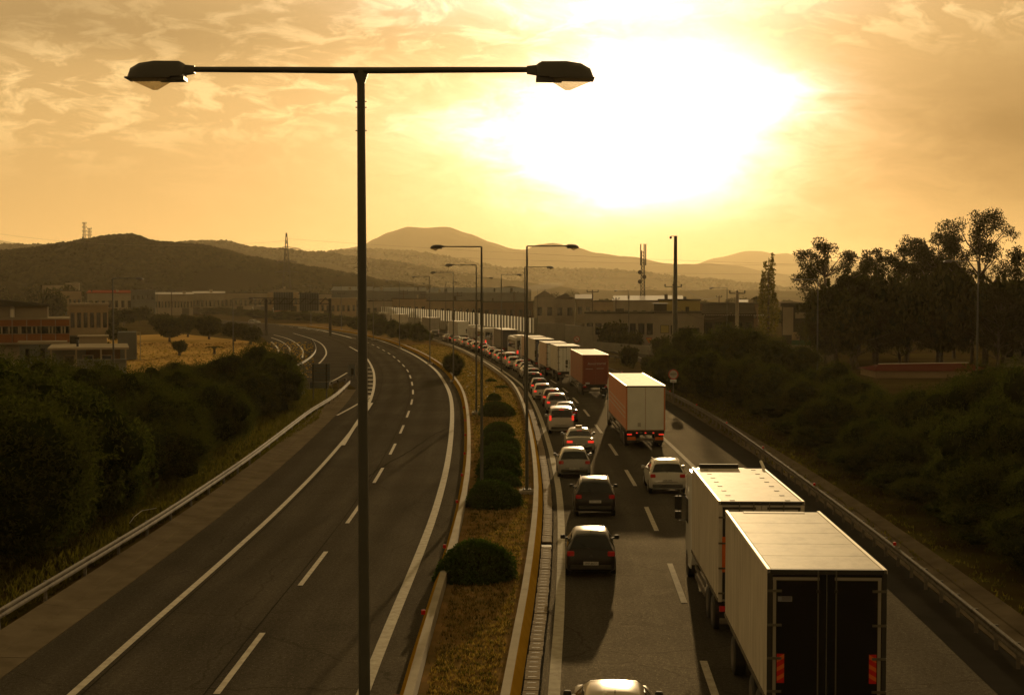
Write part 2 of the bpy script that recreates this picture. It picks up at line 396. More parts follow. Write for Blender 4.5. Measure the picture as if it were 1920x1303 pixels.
M['hill_near'] = mat('hill_near', (.022, .020, .008), 1, spec=0, col2=(.038, .032, .012), vscale=.012, detail=10)
M['hill_mid'] = mat('hill_mid', (.030, .025, .012), 1, spec=0, col2=(.048, .040, .018), vscale=.005, detail=10)
M['wood'] = leafmat('hill_foliage', (.016, .017, .006), (.036, .033, .010), .05, 0)
HAZE_D = .000048; HAZE_G = .5
def glassy(name, col, t):
    m = bpy.data.materials.new(name); m.use_nodes = True; n = NT(m.node_tree); m.node_tree.nodes.clear()
    a = n.n('ShaderNodeBsdfTransparent'); a.inputs[0].default_value = (*col, 1)
    b = n.n('ShaderNodeBsdfPrincipled'); b.inputs['Base Color'].default_value = (*[c * .6 for c in col], 1); b.inputs['Roughness'].default_value = .12
    mx = n.n('ShaderNodeMixShader'); mx.inputs[0].default_value = 1 - t; n.link(a.outputs[0], mx.inputs[1]); n.link(b.outputs[0], mx.inputs[2])
    o = n.n('ShaderNodeOutputMaterial'); n.link(mx.outputs[0], o.inputs[0]); return m
M['lens'] = glassy('lamp_lens', (.85, .78, .62), .65)
def transl(name, col):
    m = bpy.data.materials.new(name); m.use_nodes = True; n = NT(m.node_tree); m.node_tree.nodes.clear()
    a = n.n('ShaderNodeBsdfTranslucent'); a.inputs[0].default_value = (*col, 1)
    b = n.n('ShaderNodeBsdfPrincipled'); b.inputs['Base Color'].default_value = (*col, 1); b.inputs['Roughness'].default_value = .5
    mx = n.n('ShaderNodeMixShader'); mx.inputs[0].default_value = .25; n.link(a.outputs[0], mx.inputs[1]); n.link(b.outputs[0], mx.inputs[2])
    o = n.n('ShaderNodeOutputMaterial'); n.link(mx.outputs[0], o.inputs[0]); return m
M['acrylic'] = transl('frosted_acrylic', (.86, .86, .84))

# ------------------------------------------------------------------ ground and hills
mb = MB(); mb.v = [(-12000, -120, -.02), (12000, -120, -.02), (12000, 12500, -.02), (-12000, 12500, -.02)]; mb.f = [(0, 1, 2, 3)]
tag(mb.build('ground', M['earth']), 'dark dry earth of the plain reaching to the hills', kind='structure')

def interp(prof, x):
    if x <= prof[0][0]: return prof[0][1]
    for (a, ya), (b, yb) in zip(prof, prof[1:]):
        if x <= b:
            t = (x - a) / (b - a); t = t * t * (3 - 2 * t) * .5 + t * .5; return ya + (yb - ya) * t
    return prof[-1][1]
HILLS = {}
def hill(name, prof, D, depth, m, label, amp, x0=-500, x1=2420, step=8, rows=18, seed=0):
    mb = MB(); cols = int((x1 - x0) / step) + 1
    hz = []
    for i in range(cols):
        px = x0 + i * step
        zr = (550 - interp(prof, px)) / F * D + CH
        row = []
        for j in range(rows):
            t = j / (rows - 1) * 2 - 1                      # -1 near foot .. +1 far foot
            d = D + t * depth
            X_ = (px - 960) / F * d
            p = max(0.0, 1 - abs(t) ** 1.5)
            nn = noise.fractal(Vector((X_ / (D * .06) + seed, d / (D * .06), 0)), 1.0, 2.0, 5)
            z = (zr) * p + nn * amp * (1 - p) * p * 4 + nn * amp * .12 * p - 1.5 * (1 - p)
            mb.v.append((X_, d, max(z, -1.5))); row.append(z)
        hz.append(row)
    for i in range(cols - 1):
        for j in range(rows - 1):
            a = i * rows + j; mb.f.append((a, a + rows, a + rows + 1, a + 1))
    o = mb.build(name, m, smooth=True); tag(o, label, kind='structure')
    HILLS[name] = (prof, D, depth); return o, mb.v, cols, rows
near_prof = [(-500, 492), (-200, 485), (0, 478), (60, 473), (120, 463), (160, 457), (210, 449), (250, 447), (285, 459), (330, 463), (380, 467), (420, 476), (470, 489), (540, 501), (600, 510), (660, 521), (720, 533), (800, 546), (900, 551), (2420, 553)]
sec_prof = [(-500, 455), (0, 462), (60, 463), (200, 462), (300, 461), (360, 457), (420, 456), (480, 468), (520, 471), (600, 477), (700, 490), (900, 520), (1100, 545), (2420, 552)]
mid_prof = [(-500, 520), (400, 500), (560, 482), (640, 473), (700, 471), (770, 475), (850, 486), (900, 498), (950, 507), (1050, 508), (1130, 508), (1200, 513), (1260, 521), (1330, 526), (1400, 534), (1480, 543), (1560, 546), (2420, 548)]
big_prof = [(-500, 490), (300, 488), (560, 480), (600, 476), (640, 468), (680, 462), (700, 449), (730, 434), (765, 423), (800, 426), (840, 424), (880, 436), (920, 453), (960, 466), (985, 468), (1005, 461), (1040, 457), (1070, 461), (1120, 473), (1180, 481), (1240, 493), (1290, 496), (1320, 494), (1380, 501), (1440, 511), (1500, 519), (1560, 526), (1920, 541), (2420, 546)]
far_prof = [(-500, 448), (0, 450), (40, 457), (100, 461), (170, 449), (210, 456), (300, 470), (900, 500), (1290, 500), (1340, 483), (1400, 470), (1425, 469), (1450, 475), (1475, 473), (1500, 481), (1530, 488), (1600, 494), (1750, 487), (1920, 500), (2420, 505)]
hn = hill('hill_near', near_prof, 1100, 330, M['hill_near'], 'dark wooded hill rising behind the industrial buildings on the left', 14, x1=1000, seed=3)
hill('hill_second', sec_prof, 2600, 600, M['hill_mid'], 'hazy wooded ridge behind the near hill', 20, seed=9)
hill('hill_middle', mid_prof, 4000, 450, M['hill_mid'], 'low brown ridge in front of the big mountain', 20, seed=14)
hill('mountain', big_prof, 7000, 1400, M['hill_mid'], 'big rounded mountain in golden haze', 60, rows=22, seed=21)
hill('far_mountain', far_prof, 10500, 1200, M['hill_mid'], 'faint far mountains almost lost in the haze', 60, seed=30)

def ico(sub=1):
    import bmesh
    bm = bmesh.new(); bmesh.ops.create_icosphere(bm, subdivisions=sub, radius=1.0)
    V = np.array([v.co[:] for v in bm.verts]); Fc = np.array([[v.index for v in f.verts] for f in bm.faces]); bm.free()
    return V, Fc
I1 = ico(1); I2 = ico(2); I3 = ico(3)
def blobs(name, C, S, m, V0=I1, squash=.8):
    V, Fc = V0; n = len(C)
    j = 1 + .35 * rng.normal(size=(n, len(V), 1)).clip(-1, 1)
    A = V[None] * j * S[:, None, None] * np.array([1, 1, squash]) + C[:, None]
    FF = (Fc[None] + (np.arange(n) * len(V))[:, None, None]).reshape(-1, 3)
    return npmesh(name, A.reshape(-1, 3), FF, m)
def hill_wood(name, prof, D, depth, n, size, px0, px1, label, seed, front=.62):
    r = np.random.default_rng(seed); C = []; S = []
    for _ in range(n):
        px = r.uniform(px0, px1); t = -abs(r.random() ** .8) * front
        if r.random() < .22: t = -r.random() * .05
        d = D + t * depth; X_ = (px - 960) / F * d
        zr = (550 - interp(prof, px)) / F * D + CH
        p = max(0, 1 - abs(t) ** 1.5)
        s = size * r.uniform(.5, 1.3)
        C.append((X_, d, zr * p + s * .2)); S.append(s)
    o = link(name, blobs(name, np.array(C), np.array(S), M['wood'])); tag(o, label, kind='stuff')
hill_wood('near_hill_woodland', near_prof, 1100, 330, 24000, 2.6, -60, 900, 'dark scrub and pines covering the near left hill', 1, .97)
hill_wood('ridge_woodland', sec_prof, 2600, 600, 4000, 4.6, -30, 900, 'trees along the hazy second ridge', 2, .8)
hill_wood('middle_ridge_woodland', mid_prof, 4000, 450, 3500, 7, 560, 1700, 'trees along the low brown ridge', 3, .8)

# ------------------------------------------------------------------ road surfaces
def road_surf(name, C, o0, o1, m, label, z, n=28):
    mb = MB(); cols = [offset(C, o0 + (o1 - o0) * k / n) for k in range(n + 1)]; att = []
    for i in range(len(C)):
        for k in range(n + 1): mb.v.append((cols[k][i].x, cols[k][i].y, z)); att.append(o0 + (o1 - o0) * k / n)
    for i in range(len(C) - 1):
        for k in range(n): a = i * (n + 1) + k; mb.f.append((a, a + 1, a + n + 2, a + n + 1))
    me = mb.mesh(name, m); at_ = me.attributes.new('across', 'FLOAT', 'POINT'); at_.data.foreach_set('value', att)
    return tag(link(name, me), label, kind='structure')
def surf(name, parts, m, label, z):
    mb = MB()
    for A, B in parts: ribbon(mb, A, B, z)
    return tag(mb.build(name, m), label, kind='structure')
def P2(pts, z=0.0, step=1.5, it=2): return smooth_curve([G(x, y, z)[:2] for x, y in pts], step, it)
# median strip of dry grass, between the two barriers
yy = [12 + 3 * i for i in range(150)]
Lm = offset(Lin, 1.35); Rm = offset(Rin, -1.25)
mb = MB(); A = []; B = []
for y in yy:
    a, _ = at_y(Lm, y); b, _ = at_y(Rm, y); A.append(a); B.append(b)
ribbon(mb, A, B, .004)
tag(mb.build('median', M['dry']), 'dry grassy strip between the two carriageways', kind='structure')
# right carriageway and its shoulder
road_surf('road_right', Rin, -.75, 10.9, M['asphalt'], 'dark worn asphalt of the jammed right carriageway', .004)
surf('shoulder_right', [(offset(cut(Rin, 10, 460), 10.9), offset(cut(Rin, 10, 460), 12.4))], M['asphalt_patch'], 'darker asphalt strip beyond the edge line of the right carriageway', .008)
# left carriageway
Lcut = cut(Lin, 10, 900)
road_surf('road_left', Lin, -9.5, .95, M['asphalt_l'], 'dark asphalt of the empty curving left carriageway', .004)
# wider asphalt where the slip roads join, up to the far bend
wid = [(-13.1, 120), (-14.2, 135), (-16.6, 150), (-20.5, 165), (-27, 180), (-33, 196), (-38, 215), (-40, 235), (-44, 260), (-49, 285), (-54, 310), (-62, 345), (-74, 385), (-92, 430), (-118, 490), (-150, 550), (-200, 640)]
wc = smooth_curve(wid, 3.0)
A = []; B = []
for p in wc:
    q, _ = at_y(offset(Lin, -9.4), p.y); A.append(q); B.append(p)
surf('slip_road_apron', [(A, B)], M['asphalt_old'], 'wide asphalt where slip roads join the left carriageway', .0)
edge_near = [p for p in offset(Lin, -9.5) if p.y <= 124]
surf('shoulder_left', [([at_y(offset(Lin, -9.5), p.y)[0] for p in edge_near if p.y > 10], [p for p in edge_near if p.y > 10])], M['asphalt_patch'], 'narrow asphalt edge of the left carriageway', .008)
# far slip road on the left
sl_l = P2([(500, 752), (519, 705), (531, 680), (522, 659), (519, 650), (509, 641), (490, 630), (450, 620), (400, 612), (300, 603)])
sl_r = P2([(560, 745), (575, 700), (578, 671), (570, 657), (560, 645), (545, 636), (520, 627), (480, 618), (430, 611), (330, 602)])
n_ = 60
def resample(C, n):
    D = [0]
    for a, b in zip(C, C[1:]): D.append(D[-1] + (b - a).length)
    out = []; j = 0
    for i in range(n):
        s = D[-1] * i / (n - 1)
        while j < len(D) - 2 and D[j + 1] < s: j += 1
        t = (s - D[j]) / max(1e-6, D[j + 1] - D[j]); out.append(C[j].lerp(C[j + 1], min(1, t)))
    return out
surf('slip_road', [(resample(sl_l, n_), resample(sl_r, n_))], M['asphalt_old'], 'curving slip road left of the main carriageway', .010)
# exit lane that leaves below the sign backs
ex_a = P2([(688, 660), (651, 699), (617, 718), (572, 735), (520, 752), (460, 775)])
ex_b = P2([(640, 655), (598, 682), (568, 700), (541, 712), (500, 726), (440, 745)])
surf('exit_lane', [(resample(ex_a, 40), resample(ex_b, 40))], M['asphalt_old'], 'exit lane leaving the left carriageway behind the sign backs', .012)
# field on the left
mb = MB(); fp = [G(x, y) for x, y in [(60, 760), (60, 700), (120, 640), (230, 630), (330, 625), (470, 640), (520, 655), (520, 700), (480, 740)]]
mb.poly([(p.x, p.y, .0) for p in fp]); tag(mb.build('field', M['field']), 'dry yellow field beyond the left thicket', kind='structure')
# concrete gutter strips
def profile_strip(name, C, prof, m, label, y0, y1, seg=None, parent=None, gap=.02, partname=None):
    """sweep cross profile [(offset, z)] along a curve; split into segments when seg is given"""
    C = cut(C, y0, y1)
    if seg is None:
        mb = MB(); rings = []
        offs = [offset(C, o) for o, z in prof]
        for i in range(len(C)): rings.append([(offs[k][i].x, offs[k][i].y, prof[k][1]) for k in range(len(prof))])
        mb.rings(rings); o = mb.build(partname or name, m, parent)
        if label: tag(o, label)
        return o
    D = [0]
    for a, b in zip(C, C[1:]): D.append(D[-1] + (b - a).length)
    def pos(s):
        for i in range(len(D) - 1):
            if s <= D[i + 1]:
                return C[i].lerp(C[i + 1], (s - D[i]) / (D[i + 1] - D[i])), (C[i + 1] - C[i]).normalized()
        return C[-1], (C[-1] - C[-2]).normalized()
    s = 0
    out = []
    while s + seg < D[-1]:
        mb = MB(); rings = []
        for q in (s + gap / 2, s + seg - gap / 2):
            p, d = pos(q); nrm = Vector((d.y, -d.x))
            rings.append([(p.x + nrm.x * o, p.y + nrm.y * o, z) for o, z in prof])
        mb.rings(rings); out.append(mb.build(partname, m, parent)); s += seg
    return out
gl = empty('gutter_strip', (-14, 60, 0), 0, 'pale concrete gutter strip beside the left guard rail', 'gutter'); gl['kind'] = 'structure'; del gl['category']
def reparent(os, p):
    for o in os: o.parent = p; o.matrix_parent_inverse = Matrix.Translation(-p.location)
GP = [(-11.25, .005), (-9.55, .005), (-9.55, .03), (-10.35, .05), (-10.4, .07), (-11.25, .16)]
gs = profile_strip('gutter_slab', Lin, [(-9.42, 0), (-9.42, .03), (-10.3, .035), (-10.33, .075), (-11.1, .17), (-11.1, 0)], M['concrete'], None, 14, 150, 6.0, None, .03, 'gutter_slab'); reparent(gs, gl)
gr = empty('gutter_strip', (14, 60, 0), 0, 'broad brown concrete strip beside the right guard rail'); gr['kind'] = 'structure'
gs = profile_strip('gutter_slab', Rin, [(12.35, 0), (12.35, .03), (13.3, .035), (13.33, .075), (13.95, .16), (13.95, 0)], M['concrete_dark'], None, 12, 170, 6.0, None, .03, 'gutter_slab'); reparent(gs, gr)

# ------------------------------------------------------------------ painted lines
def line(name, C, o, w, y0, y1, label, z=.016, m='paint'):
    C = cut(C, y0, y1); mb = MB(); ribbon(mb, offset(C, o - w / 2), offset(C, o + w / 2), z)
    return tag(mb.build(name, M[m]), label, kind='structure')
line('edge_line', Rin, 0, .30, 12, 700, 'solid white line along the median side of the right carriageway')
line('edge_line', Rin, 7.9, .26, 12, 420, 'solid white line between truck lane and shoulder on the right')
line('edge_line', Lin, 0, .32, 12, 900, 'broad white line along the median side of the left carriageway')
line('edge_line', Lin, -7.15, .22, 12, 128, 'solid white outer line of the left carriageway')
def dashes(name, C, o, w, y_list, L_, label):
    mb = MB()
    for y in y_list:
        p, d = at_y(offset(C, o), y); nrm = Vector((d.y, -d.x)) * w / 2; e = d * L_ / 2
        q = [p - e - nrm, p - e + nrm, p + e + nrm, p + e - nrm]
        mb.add([(a.x, a.y, .016) for a in q], [(0, 1, 2, 3)])
    return tag(mb.build(name, M['paint']), label, kind='structure')
dashes('lane_dashes', Rin, 3.95, .20, [34.5 + 13.75 * i for i in range(38)], 6.6, 'white dashes between car lane and truck lane')
dashes('lane_dashes', Lin, -3.6, .17, [24.8 + 13.0 * i for i in range(32)], 6.3, 'white lane dashes of the left carriageway')
def freeline(pts, w, label, z=.02, name='line_marking'):
    C = P2(pts, 0, 1.0); mb = MB(); ribbon(mb, offset(C, -w / 2), offset(C, w / 2), z)
    return tag(mb.build(name, M['paint']), label, kind='structure')
freeline([(643, 835), (660, 807), (681, 775), (697, 747), (703, 717), (700, 691), (684, 666), (655, 650)], .26, 'curved white line round the hatched gore', .021)
freeline([(632, 779), (664, 762), (697, 742)], .2, 'slanting white line closing the hatched gore')
freeline([(598, 682), (606, 674), (614, 661), (604, 644), (581, 634), (550, 625)], .24, 'curved white line of the collector lane')
freeline([(541, 712), (568, 700)], .2, 'short white line at the exit lane')
freeline([(617, 718), (634, 709), (651, 699)], .2, 'white line at the nose of the exit')
freeline([(518, 668), (523, 658), (519, 650), (509, 641)], .3, 'left edge line of the far slip road', .024)
freeline([(531, 679), (541, 668), (545, 657), (541, 650), (528, 640), (508, 633)], .24, 'middle line of the far slip road', .024)
freeline([(567, 671), (569, 657), (558, 645), (541, 635), (513, 628)], .24, 'right edge line of the far slip road', .024)
freeline([(560, 614), (600, 619), (626, 625), (660, 634)], .5, 'worn white lane marking on the far bend')
mb = MB()
for i in range(10):                                   # gore hatching
    y = 690 + i * 7.6
    a = G(684 - max(0, (i - 5)) * 3, y); b = G(700 - abs(i - 4) * 1.0, y)
    mb.add([(a.x, a.y, .024), (b.x, b.y, .024), (b.x, b.y + 1.1, .024), (a.x, a.y + 1.1, .024)], [(0, 1, 2, 3)])
tag(mb.build('gore_hatching', M['paint']), 'faint white bars of the gore hatching', kind='structure')
M['tar'] = mat('tar_seam', (.024, .022, .019), 1, spec=0)
def tar(pts, w, label, z=.0125):
    C = smooth_curve([G(x, y)[:2] for x, y in pts], .8, 1); rr = random.Random(int(pts[0][0])); C = [p + Vector((rr.uniform(-.05, .05), rr.uniform(-.05, .05))) for p in C]
    mb = MB(); ribbon(mb, offset(C, -w / 2), offset(C, w / 2), z); return tag(mb.build('tar_seam', M['tar']), label, kind='structure')
tar([(676, 905), (720, 872), (770, 845), (812, 815), (846, 800)], .09, 'sealed diagonal crack across the left carriageway')
for o_, lb in ((-3.9, 'longitudinal tar joint beside the left lane dashes'), (-6.9, 'longitudinal tar joint beside the left outer line')):
    C_ = cut(Lin, 14, 230); mb = MB(); ribbon(mb, offset(C_, o_ - .02), offset(C_, o_ + .02), .0125); tag(mb.build('tar_joint', M['tar']), lb, kind='structure')
# slip road on the right
rs_a = P2([(1260, 700), (1225, 684), (1190, 672), (1150, 662), (1110, 655), (1060, 646)]); rs_b = P2([(1270, 684), (1235, 671), (1200, 662), (1160, 653), (1115, 647), (1060, 641)])
surf('slip_road_right', [(resample(rs_a, 40), resample(rs_b, 40))], M['asphalt_old'], 'slip road curving off right of the truck queue', .006)
freeline([(1255, 690), (1222, 677), (1180, 665), (1140, 656), (1100, 650)], .3, 'pale worn line on the right slip road', .014)

# ------------------------------------------------------------------ drain channel
dc = empty('drain_channel', (1, 60, 0), 0, 'row of slotted concrete covers beside the median wall'); dc['kind'] = 'structure'
proto = None; cnt = 0
Cd = offset(Rin, -.58); yq = 24.0
slab = MB().box(-.19, .19, -.235, .235, 0, .05).mesh('drain_cover', M['drain'])
slot = MB().box(-.11, .11, -.018, .018, .051, .053).mesh('slot', M['black'])
while yq < 150 and cnt < 250:
    p, d = at_y(Cd, yq)
    if abs(yq - 55.1) > .5:
        o = link('drain_cover', slab, dc); o.location = (p.x - 1 + random.uniform(-.012, .012), p.y - 60, .012 + random.uniform(0, .012))
        o.rotation_euler = (0, 0, heading(d) + random.uniform(-.02, .02))
        if yq < 90:
            s_ = link('slot', slot, o)
    yq += .50; cnt += 1
p, d = at_y(Cd, 55.1); o = MB().box(-.19, .19, -.4, .4, 0, .018).build('open_grate', M['black'], dc); o.location = (p.x - 1, p.y - 60, 0)
# kerb gap line
surf('channel_bed', [(offset(cut(Rin, 15, 150), -.82), offset(cut(Rin, 15, 150), -.33))], M['asphalt_patch'], 'dark bed of the drain channel', .007)

# ------------------------------------------------------------------ median concrete barriers (white cap, yellow face)
def barrier(C, side, y0, y1, label, base):
    """side +1: road is on the right of the wall"""
    e = empty('concrete_barrier', (base[0], base[1], 0), 0, label, 'barrier')
    H_ = .42
    f = side
    face = [(f * .30, 0), (f * .30, .05), (f * .12, H_ - .02), (f * .0, H_ - .02), (0, 0)]
    cap = [(-.12, 0), (-.12, H_), (f * .10 - (0 if f > 0 else 0), H_), (f * .10, H_ - .03), (-.02, H_ - .03), (-.02, 0)] if f > 0 else [(.12, 0), (.12, H_), (-.10, H_), (-.10, H_ - .03), (.02, H_ - .03), (.02, 0)]
    a = profile_strip('f', C, face, M['yellow_paint'], None, y0, y1, 6.0, None, .03, 'painted_face'); reparent(a, e)
    b = profile_strip('c', C, cap, M['concrete_pale'], None, y0, y1, 6.0, None, .02, 'cap_block'); reparent(b, e)
    return e
bR = barrier(offset(Rin, -1.12), 1, 20, 330, 'low concrete median wall with yellow face beside the queue of cars', (1, 60))
bL = barrier(offset(Lin, 1.22), -1, 20, 420, 'low concrete median wall with yellow face round the left carriageway bend', (-3, 60))
refl = MB().box(-.06, .06, -.02, .02, -.07, .07).mesh('reflector', M['red_refl'])
for y in [33, 42, 53, 64.5, 74, 84, 95, 106, 118]:
    p, d = at_y(offset(Lin, .98), y); o = link('reflector', refl, bL); o.location = (p.x + 3, p.y - 60, .38)

# ------------------------------------------------------------------ guard rails
RAIL = [(0, .45), (.045, .49), (.045, .55), (.0, .60), (.0, .62), (.045, .67), (.045, .73), (0, .77), (-.012, .77), (.03, .73), (.03, .67), (-.015, .62), (-.015, .60), (.03, .55), (.03, .49), (-.012, .45)]
post_me = MB().box(-.05, .05, -.03, .03, 0, .72).mesh('post', M['steel'])
spacer_me = MB().box(-.07, .07, -.06, .06, -.1, .1).mesh('spacer', M['darkmetal'])
refl_r = MB().bbox(-.05, .05, -.06, .06, 0, .12, .01).mesh('reflector', M['red_refl'])
splice_me = MB().add([(.006 + o, y_, z) for y_ in (-.16, .16) for o, z in [(.0, .455), (.045, .49), (.045, .55), (.0, .60), (.0, .62), (.045, .67), (.045, .73), (0, .765)]], [(k, k + 1, k + 9, k + 8) for k in range(7)]).box(.045, .065, -.1, -.07, .50, .53).box(.045, .065, .07, .1, .50, .53).box(.045, .065, -.1, -.07, .69, .72).box(.045, .065, .07, .1, .69, .72).mesh('splice_plate', M['steel'])
def guard_rail(C, side, label, dpost=4.0, refl_every=0, scale=1.0):
    """side +1: the rail faces right"""
    p0 = C[0]
    e = empty('guard_rail', (p0.x, p0.y, 0), 0, label, 'guard rail')
    mb = MB(); rings = []
    offs = [offset(C, side * o * scale) for o, z in RAIL]
    for i in range(len(C)): rings.append([(offs[k][i].x - p0.x, offs[k][i].y - p0.y, RAIL[k][1]) for k in range(len(RAIL))])
    mb.rings(rings); mb.build('rail', M['steel'], e)
    s = 0; acc = 0; k = 0
    for i in range(len(C) - 1):
        L_ = (C[i + 1] - C[i]).length; s += L_
        if s >= dpost:
            s = 0; d = (C[i + 1] - C[i]).normalized(); q = C[i] - Vector((d.y, -d.x)) * side * .14
            o = link('post', post_me, e, (q.x - p0.x, q.y - p0.y, 0)); o.rotation_euler = (0, 0, heading(d))
            q2 = C[i] - Vector((d.y, -d.x)) * side * .06
            o = link('spacer', spacer_me, e, (q2.x - p0.x, q2.y - p0.y, .61)); o.rotation_euler = (0, 0, heading(d))
            sp_ = link('splice_plate', splice_me, e, (C[i].x - p0.x + .0, C[i].y - p0.y, 0)); sp_.rotation_euler = (0, 0, heading(d)); sp_.scale = (side, 1, 1)
            k += 1
            if refl_every and k % refl_every == 0:
                o = link('reflector', refl_r, e, (C[i].x - p0.x, C[i].y - p0.y, .775)); o.rotation_euler = (0, 0, heading(d))
    return e
grL = smooth_curve([(-14.9, 22), (-14.85, 32), (-14.8, 41), (-14.65, 50), (-14.55, 58.4), (-14.65, 69.5), (-14.85, 81.2), (-15.5, 100), (-15.9, 112), (-15.9, 124), (-16.2, 134), (-16.9, 148)], 1.0)
guard_rail(grL, 1, 'long steel guard rail along the left roadside ending at the exit nose', 4.0)
grR = [p for p in smooth_curve([(12.4, 20), (12.9, 32), (13.6, 46), (14.0, 56), (14.4, 70.5), (14.75, 85), (15.05, 100), (14.95, 122), (14.3, 138), (13.2, 156), (11.4, 178)], 1.0)]
guard_rail(grR, -1, 'long steel guard rail along the right roadside beside the dark slope', 2.0, 8)
def rail_px(pts, side, label, dp=3.0): return guard_rail(P2(pts, .75, 1.0), side, label, dp)
rail_px([(538, 691), (558, 683), (575, 674), (587, 664), (593, 655), (591, 645), (584, 635)], 1, 'bright curved guard rail between the far slip road and the collector lane', 4)
rail_px([(526, 741), (545, 738), (572, 733)], -1, 'short guard rail stub left of the large sign back', 3)
rail_px([(604, 722), (625, 714), (650, 708)], -1, 'short guard rail behind the large sign back', 3)
rail_px([(1232, 660), (1200, 653), (1160, 648), (1120, 642), (1080, 639)], -1, 'upper guard rail of the right slip road', 4)
rail_px([(1232, 680), (1200, 674), (1167, 669), (1137, 665), (1110, 660)], 1, 'lower guard rail of the right slip road', 3)

# ------------------------------------------------------------------ street lamps
def lamp_head_mesh():
    """head pointing along +x, socket at x=0"""
    secs = [(0, .045, -.05, .05), (.10, .06, -.065, .065), (.12, .11, -.09, .085), (.16, .13, -.10, .11), (.42, .155, -.10, .115), (.58, .14, -.10, .09), (.68, .10, -.10, .03), (.715, .05, -.10, -.06)]
    rings = []
    for x, w, zb, zt in secs:
        rings.append([(x, -w, zb), (x, -w, zb + (zt - zb) * .55), (x, -w * .6, zt - .01), (x, 0, zt), (x, w * .6, zt - .01), (x, w, zb + (zt - zb) * .55), (x, w, zb)])
    return MB().rings(rings)
head_me = lamp_head_mesh().mesh('lamp_head', M['lamp_body'], True, 40)
rim_me = MB().box(.10, .38, -.10, .10, -.145, -.10).box(.24, .725, -.15, .15, -.118, -.10).mesh('rim', M['lamp_body'])
lens_me = MB().add([(.26, -.13, -.118), (.70, -.13, -.118), (.47, -.07, -.245), (.42, -.07, -.245), (.26, .13, -.118), (.70, .13, -.118), (.47, .07, -.245), (.42, .07, -.245)],
                   [(0, 1, 2, 3), (7, 6, 5, 4), (1, 5, 6, 2), (0, 3, 7, 4), (3, 2, 6, 7)]).mesh('lens', M['lens'])
def lamp(x, y, top, arms, rz, label, group=None, r0=.085, r1=.045, base=True, arm_len=1.85, lean=0):
    e = empty('street_lamp', (x, y, 0), rz, label, 'street lamp', group)
    MB().tube([(lean * (1 - t), 0, top * t - (0 if t else -.12)) for t in (0, .25, .5, .75, 1)], [r0 + (r1 - r0) * t for t in (0, .25, .5, .75, 1)], 12).build('pole', M['pole'], e, True, 60)
    if base:
        MB().bbox(-.38, .38, -.38, .38, 0, .2, .03).build('footing', M['concrete_pale'], e)
        bp = MB().box(-.2, .2, -.2, .2, .2, .24)
        for i in (-1, 1):
            for j in (-1, 1): bp.box(i * .15 - .02, i * .15 + .02, j * .15 - .02, j * .15 + .02, .24, .32)
        bp.build('base_plate', M['darkmetal'], e)
    for a in arms:
        MB().tube([(0, 0, top), (a * .3, 0, top), (a * arm_len * .5, 0, top + .005), (a * arm_len, 0, top + .008)], [.034, .034, .032, .029], 8).build('arm', M['pole'], e, True, 60)
        h = link('lamp_head', head_me, e, (a * arm_len, 0, top + .008)); h.rotation_euler = (0, R(1), 0 if a > 0 else math.pi); h.scale = (.96, .9, .80)
        link('rim', rim_me, h); link('lens', lens_me, h)
    return e
lp = AT(675, 135, 14.8)
TL = lamp(lp.x + .02, 14.8, 12.15, (-1, 1), R(.3), 'tall T-shaped lamp post with two heads standing nearest, up the whole picture', None, .080, .041, arm_len=1.715, lean=.02)
br = MB()
for s_ in (1, -1): br.rings([[(s_ * .0, -.03, 11.9), (s_ * .042, -.03, 12.02), (s_ * .078, -.03, 12.12), (0, -.03, 12.12)], [(s_ * .0, .03, 11.9), (s_ * .042, .03, 12.02), (s_ * .078, .03, 12.12), (0, .03, 12.12)]])
br.build('arm_bracket', M['pole'], TL)
for z in (11.83, 11.77, 11.53): MB().tube([(-.058, 0, z), (.058, 0, z)], .006, 6).build('clamp_band', M['darkmetal'], TL)
ordn = ['nearest', 'second nearest', 'third', 'fourth', 'fifth', 'sixth', 'seventh', 'eighth', 'ninth', 'tenth', 'eleventh', 'twelfth']
for i, (px, py) in enumerate([(988, 462), (984, 501), (940, 515), (893, 521), (836, 529.5), (778, 532), (720, 535.5)]):
    d = 6134 / (550 - py); p = AT(px, py, d); _, dd = at_y(Rin, d)
    lamp(p.x, d, 12.15, (1,), heading(dd) * .5, '%s of the median lamps with an arm reaching right over the queue' % ordn[i], 'median street lamps with arms to the right')
for i, (px, py) in enumerate([(903, 463), (893, 497), (850, 511), (806, 519), (749, 526), (700, 529.5), (640, 534), (583, 536)]):
    d = 6134 / (550 - py); p = AT(px, py, d); _, dd = at_y(Lin, min(d, 500))
    lamp(p.x, d, 12.15, (-1,), heading(dd) * .5, '%s of the median lamps with an arm reaching left over the empty road' % ordn[i], 'median street lamps with arms to the left')
for px, py, d, a, lb in [(212, 522, 118, 1, 'lamp standing alone in the left thicket, arm to the right'), (437, 560, 170, 1, 'lamp rising at the edge of the dry field, arm to the right'),
        (1179, 545, 240, -1, 'small lamp left of the telecom mast with arm to the left'), (1363, 540, 200, -1, 'lamp beside the concrete utility pole in front of the dark canopy'),
        (1533, 524, 150, -1, 'lamp half hidden by the leftmost eucalyptus'), (1833, 490, 104, -1, 'lamp in front of the tallest eucalyptus on the right'),
        (295, 545, 520, 1, 'thin far lamp left of the gantry above the hedge'), (1008, 543, 420, 1, 'distant thin lamp in front of the grey sheds')]:
    p = AT(px, py, d); lamp(p.x, d, p.z, (a,), 0, lb, None, .10, .05, base=False)

